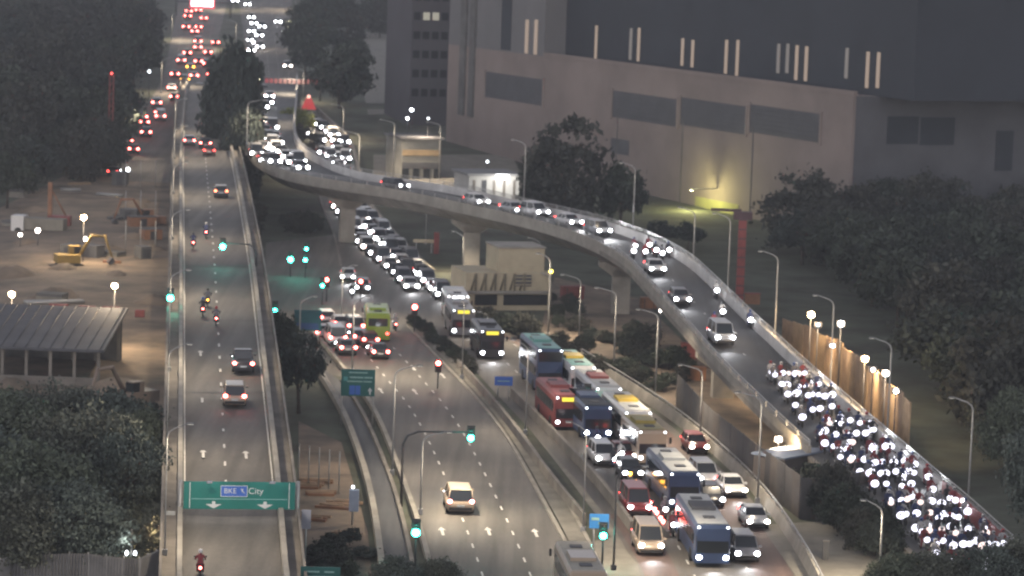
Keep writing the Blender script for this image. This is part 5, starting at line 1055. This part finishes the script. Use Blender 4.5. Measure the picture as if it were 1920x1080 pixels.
# queue under the flyover: three files
files = [[(628, 388), (640, 404), (660, 430), (684, 467), (708, 487), (743, 516), (775, 551)], [(650, 392), (672, 416), (698, 440), (722, 466), (748, 494), (770, 520)], [(662, 383), (692, 414), (716, 440), (740, 464), (768, 494), (797, 530), (835, 568)]]
for f, l in enumerate(files):
    line = resample(TL(l), 200); L = sum((b - a).length for a, b in zip(line, line[1:])); n = int(L / 6.6)
    for i in range(n):
        q = line[int(199 * (i + .5) / n)]; d = line[min(199, int(199 * (i + .5) / n) + 8)] - line[max(0, int(199 * (i + .5) / n) - 8)]
        car((q.x, q.y, hgt(q.y)), d, 'oncoming car under the flyover, ' + ordn(i) + ' from the top of the ' + ['left', 'middle', 'right'][f] + ' file', KS[(i + 2 * f) % 5], pick(i + f), head=HEADW if (i * 3 + f) % 7 == 0 else HEAD, group='queue passing under the flyover', hr=.25 if i > 8 else .29, full=False, beam=(i == n - 1))
# junction
jd = (T(652, 500) - T(652, 540)); 
car(T(652, 526), -jd, 'oncoming white lit car in the middle of the junction, farther one', 'sedan', 'white', beam=True)
car(T(679, 547), -jd, 'oncoming car in the junction below the red signal', 'hatch', 'silver', beam=True)
motorbike(T(660, 560), -jd, 'oncoming motorcycle crossing the junction', 'rider crossing the junction towards the camera')
bus(T(706, 632), (T(706, 560) - T(720, 640)), 'lime green bus seen from behind in the junction', 'lime', disp=None, L=9)
md = cL[4] - cL[14]
for i, (px, py, k, c_, lab) in enumerate([(610, 606, 'hatch', 'white', 'car with brake lights beside the dark teal sign, farthest'), (603, 634, 'sedan', 'silver', 'car with brake lights just right of the teal sign\'s lower corner'), (636, 616, 'sedan', 'white', 'white car among the brake lights behind the lime bus'), (628, 645, 'van', 'white', 'white van in the crowd of brake lights'), (648, 662, 'sedan', 'grey', 'car with bright brake lights nearest the green direction sign'), (672, 642, 'hatch', 'silver', 'silver car with brake lights in the centre of the crowd'), (708, 670, 'sedan', 'black', 'dark car with brake lights, rightmost and nearest of the stopped cars'), (662, 622, 'mpv', 'grey', 'people carrier left of the lime bus'), (690, 648, 'hatch', 'red', 'red hatchback just behind the lime bus')]):
    car(T(px, py), md, lab, k, c_, tail=TAILB, tr=.19)
motorbike(T(740, 620), md, 'motorcycle with tail lamp right of the lime bus', 'rider right of the lime bus', head=HEADD, hr=.1, tail=TAILB)
car(T(859, 955), cL[45] - cL[55], 'tan people carrier with pink tail lamps alone on the main road', 'mpv', 'gold', tail=emit('tail_pink', (1, .35, .33), 12), beam=True, tr=.17).scale = (1.12, 1.08, 1.1)
bus(T(1085, 1128), cL[45] - cL[55], 'pale bus roof cut off by the bottom edge', 'gold', disp=None, roofm=mat('cream_roof', (.27, .25, .2), .6, .2, 1), L=10)
# buses and cars on the bus road, coming towards the camera
def bd(px, py):
    p = T(px, py); k = min(range(60), key=lambda j: abs(bL[j].y - p.y)); d = bL[min(k + 2, 59)] - bL[max(k - 2, 0)]; return p, d.normalized()
YEL = mat('roof_yellow', (.42, .3, .04), .5, .1, 1); TEAL = mat('roof_teal', (.09, .22, .21), .4, .15, .8); WHITER = mat('roof_white', (.33, .34, .33), .5, .15, .8); REDR = mat('roof_red', (.26, .07, .06), .5, .15, .8); BLUB = mat('bus_blue', (.028, .045, .095), .4, .1, 1); OLIVE = mat('roof_olive', (.22, .18, .05), .5, .15, 1)
def fbus(px, py, label, L=11.0, **k):     # PX, PY: where its front meets the road
    p, d = bd(px, py); return bus(p - d * (L / 2), d, label, L=L, **k)
fbus(858, 606, 'white truck like bus with a bright light bar leaving the junction', body='white', disp=emit('light_bar', (.95, .97, 1), 6), L=8)
fbus(868, 634, 'dark bus with yellow destination sign just past the junction', body='grey', L=9)
fbus(922, 676, 'dark bus with yellow destination sign alone in front of the shrubs', body='black', L=9, beam=True)
fbus(1030, 738, 'double deck bus with teal roof and dark windows', body=BLUB, dbl=True, roofm=TEAL, disp=None, stripe=TEAL, head=HEADD)
fbus(1092, 748, 'bus with yellow roof unit behind the teal roofed one', body='white', stripe=YEL, roofm=TEAL, disp=None, head=HEADD)
fbus(1065, 808, 'red bus with yellow destination sign in the left file', body=mat('bus_red', (.16, .04, .04), .5, .1, 1), roofm=REDR, head=HEADD)
fbus(1120, 828, 'dark bus with a glaring headlight beside the red bus', body=BLUB, disp=None, roofm=ROOFD, L=10, beam=True)
fbus(1140, 790, 'white roofed bus with red stripe in the right file', body='white', stripe=REDR, roofm=WHITER, disp=None, head=HEADD)
fbus(1195, 838, 'bus with bright yellow roof unit in the middle of the right file', body='white', stripe=YEL, roofm=WHITER, disp=None, head=HEADD)
fbus(1222, 876, 'olive roofed bus in the right file', body='gold', stripe=OLIVE, roofm=OLIVE, disp=None, L=8, head=HEADD)
fbus(1282, 960, 'bus with long white roof, second from the front of the right file', body=BLUB, roofm=WHITER, stripe=WHITER, disp=None, head=HEADD)
fbus(1335, 1066, 'large dark blue bus with white roof at the front of the queue', body=BLUB, roofm=WHITER, stripe=ROOFG, disp=None, L=12, beam=True)
for i, (px, py, k, c_, lab) in enumerate([(1213, 1032, 'van', 'gold', 'orange lit van with two headlights beside the front bus'), (1392, 1046, 'mpv', 'grey', 'dark people carrier right of the front bus'), (1302, 846, 'hatch', 'red', 'oncoming car in the red lane by the barrier, farthest of three'), (1370, 926, 'sedan', 'white', 'oncoming pale car in the red lane by the barrier, middle of three'), (1318, 905, 'mpv', 'silver', 'oncoming car squeezed right of the white roofed bus'), (1412, 985, 'sedan', 'silver', 'oncoming car in the red lane by the barrier, nearest of three'), (1178, 895, 'hatch', 'black', 'dark car in the left file among the orange lamps'), (1128, 868, 'mpv', 'white', 'white car with bright bonnet in the left file'), (1165, 862, 'sedan', 'red', 'red tinted car between the bus files'), (899, 614, 'hatch', 'white', 'small oncoming car right of the first dark bus'), (1190, 960, 'van', 'red', 'maroon roofed van behind the orange lit van'), (1330, 945, 'hatch', 'black', 'dark car between white roofed bus and front bus')]):
    p, d = bd(px, py); car(p, d, lab, k, c_, head=HEADW if i in (0, 2, 3, 5, 8) else HEAD, hr=.21, beam=i in (0, 1, 3))
for i, (px, py) in enumerate(sorted([(1260, 1004), (1145, 812), (1118, 838), (1150, 880), (1163, 868), (1178, 835), (1245, 975)], key=lambda q: -q[1])):
    p, d = bd(px, py); motorbike(p, d, 'oncoming motorcycle between the bus files, ' + ordn(i) + ' counted from the nearest', 'rider between the bus files, ' + ordn(i) + ' counted from the nearest', group='motorcycles between the bus files', rgroup='riders between the bus files')
# string of small warning lamps along the lane divider
t = thing('lane_divider', 'low dark lane divider with a string of orange and red lamps beside the buses', 'barrier'); ln = resample(TL([(1168, 888), (1200, 930), (1228, 975), (1252, 1010)]), 40)
mb = MB(); wall_strip(mb, ln, 0, .55, .3, hgt); mb.build('divider', CONC3, t)
for i, (f, m_) in enumerate([(.1, AMBER), (.16, AMBER), (.3, AMBER), (.36, AMBER), (.42, HEADD), (.5, HEADD), (.55, HEADD), (.62, TAILB), (.72, TAILB), (.77, TAILB), (.86, TAILB), (.9, TAILB)]):
    p = ln[int(f * 39)]; mb = MB(); mb.ball((p.x, p.y, hgt(p.y) + .75), .15, 8, 5); mb.tube([(p.x, p.y, hgt(p.y) + .5), (p.x, p.y, hgt(p.y) + .7)], .03, 4); mb.build('warning_lamp', m_, t)
# flyover traffic
def fd(px, py):
    p = FL(px, py); k = min(range(110), key=lambda j: (fN[j].lerp(fF[j], .5) - p).length); return p, (fN[min(k + 1, 109)] - fN[max(k - 1, 0)]).normalized()
for i, (px, py, k, c_, lab) in enumerate([(893, 386, 'hatch', 'white', 'oncoming car on the flyover in front of the lit office'), (962, 401, 'sedan', 'silver', 'oncoming car on the flyover left of the large round tree'), (1002, 406, 'mpv', 'white', 'oncoming car on the flyover under the large round tree'), (1066, 424, 'sedan', 'white', 'oncoming car on the flyover before the bright parapet'), (1120, 441, 'mpv', 'silver', 'oncoming car with glaring lamps at the start of the flyover curve'), (1227, 512, 'sedan', 'white', 'white car with wide bright headlights on the flyover curve'), (1274, 570, 'hatch', 'grey', 'oncoming car on the flyover\'s near lane by the railing'), (1351, 643, 'van', 'silver', 'pale van with bright lamps on the straight lower flyover'), (741, 356, 'hatch', 'black', 'car with one visible lamp where the flyover begins')]):
    p, d = fd(px, py); car(p, d, lab, k, c_, hr=.22, beam=(HLB if i in (3, 4) else i in (5, 6, 7)))
for i, (px, py) in enumerate([(1186, 485), (1188, 475), (1208, 486), (1215, 473), (1228, 483), (1240, 489), (1252, 483), (1342, 560), (1353, 600), (1405, 616), (1338, 620), (1364, 638)]):
    p, d = fd(px, py); motorbike(p, d, ['oncoming motorcycle in the pack entering the flyover curve, ' + ordn(i) + ' from the left' if i < 7 else ['lone oncoming motorcycle hugging the flyover\'s outer parapet, farther', 'lone motorcycle with starry headlight in mid flyover', 'lone oncoming motorcycle hugging the outer parapet, nearer', 'motorcycle left of the pale van on the flyover', 'motorcycle right of the pale van on the flyover'][i - 7]][0],
        ['rider in the pack entering the flyover curve, ' + ordn(i) + ' from the left' if i < 7 else ['rider hugging the outer parapet, farther', 'rider with starry headlight in mid flyover', 'rider hugging the outer parapet, nearer', 'rider left of the pale van', 'rider right of the pale van'][i - 7]][0], hr=.24, group='motorcycle pack at the flyover curve' if i < 7 else None, rgroup='riders at the flyover curve' if i < 7 else None)
# the crowd of motorcycles on the lower flyover
CB = bpy.data.lights.new('crowd_beam', 'SPOT'); CB.energy = 650; CB.spot_size = math.radians(100); CB.spot_blend = .8; CB.color = (.93, .95, 1); CB.shadow_soft_size = .15
HEADC = emit('headlamp_lavender', (.86, .85, 1.0), 2.4); HEADC2 = emit('headlamp_pinkish', (1.0, .8, .76), 1.5)
rg = random.Random(3); row = 0; yy = FL(1492, 716).y; ncr = 0
while yy > 203:
    p0, d = fly(yy, 0); p1, _ = fly(yy, 1); Wd = (p1 - p0).length; edge = np.interp(yy, [203, 232, 258, 290], [.03, .06, .2, .6]); n = max(1, int(Wd * (.96 - edge) / 1.08) + 1); col = 0
    for j in range(n):
        lat = .96 - (j + .5 * (row % 2) + .25) * 1.08 / Wd + rg.uniform(-.045, .045)
        if lat < edge or rg.random() < .06: continue
        q = p0.lerp(p1, lat) + d * rg.uniform(-1.3, 1.3); q.z = zf(q.y)
        lab = ordn(col) + ' from the outer parapet in the ' + ordn(row) + ' row of the crowd'
        mo_ = motorbike(q, Matrix.Rotation(rg.uniform(-.12, .12), 3, 'Z') @ d, 'motorcycle ' + lab, 'rider ' + lab, head=HEADC if rg.random() < .85 else HEADC2, hr=rg.choice((.25, .28, .31, .34)), tail=DIMRED, group='motorcycle crowd on the lower flyover', rgroup='riders in the motorcycle crowd')
        if col == 0 and row % 3 == 0: bo_ = link('headlight_beam', CB, mo_, (0, .95, .92)); bo_.rotation_euler = (math.radians(84), 0, 0)
        col += 1; ncr += 1
    row += 1; yy -= rg.uniform(2.15, 2.5)
print('crowd', ncr, 'rows', row)
# red panel on the outer parapet at the end
k0, k1 = [min(range(110), key=lambda j: (fF[j] - FL(*q_)).length) for q_ in ((1800, 945), (1895, 1030))]; ln = resample([fF[i] for i in range(k0, k1 + 1)], 14); t = thing('barrier_board', 'red board fixed along the outer parapet at the lower right end', 'barrier')
for i in range(13):
    a, b = ln[i], ln[i + 1]; c = (a + b) / 2; d = b - a; mb = MB(); mb.box((c.x - .25, c.y, zf(c.y) + .75), (d.length * .95, .06 + .02 * (i % 2), 1.3), math.atan2(d.y, d.x)); mb.build('panel', REDP, t)

# ------------------------------------------------------------------ night haze
hb = MB(); hb.box((0, 1500, 37), (2200, 3300, 76)); ho = hb.build('haze', None); ho['kind'] = 'stuff'
hm = bpy.data.materials.new('haze'); hm.use_nodes = True; nt = hm.node_tree; nt.nodes.clear()
pv = nt.nodes.new('ShaderNodeVolumePrincipled'); pv.inputs['Color'].default_value = (.86, .9, .96, 1); pv.inputs['Density'].default_value = 0.00022; pv.inputs['Anisotropy'].default_value = 0.2
mo = nt.nodes.new('ShaderNodeOutputMaterial'); nt.links.new(pv.outputs[0], mo.inputs['Volume']); ho.data.materials.append(hm)
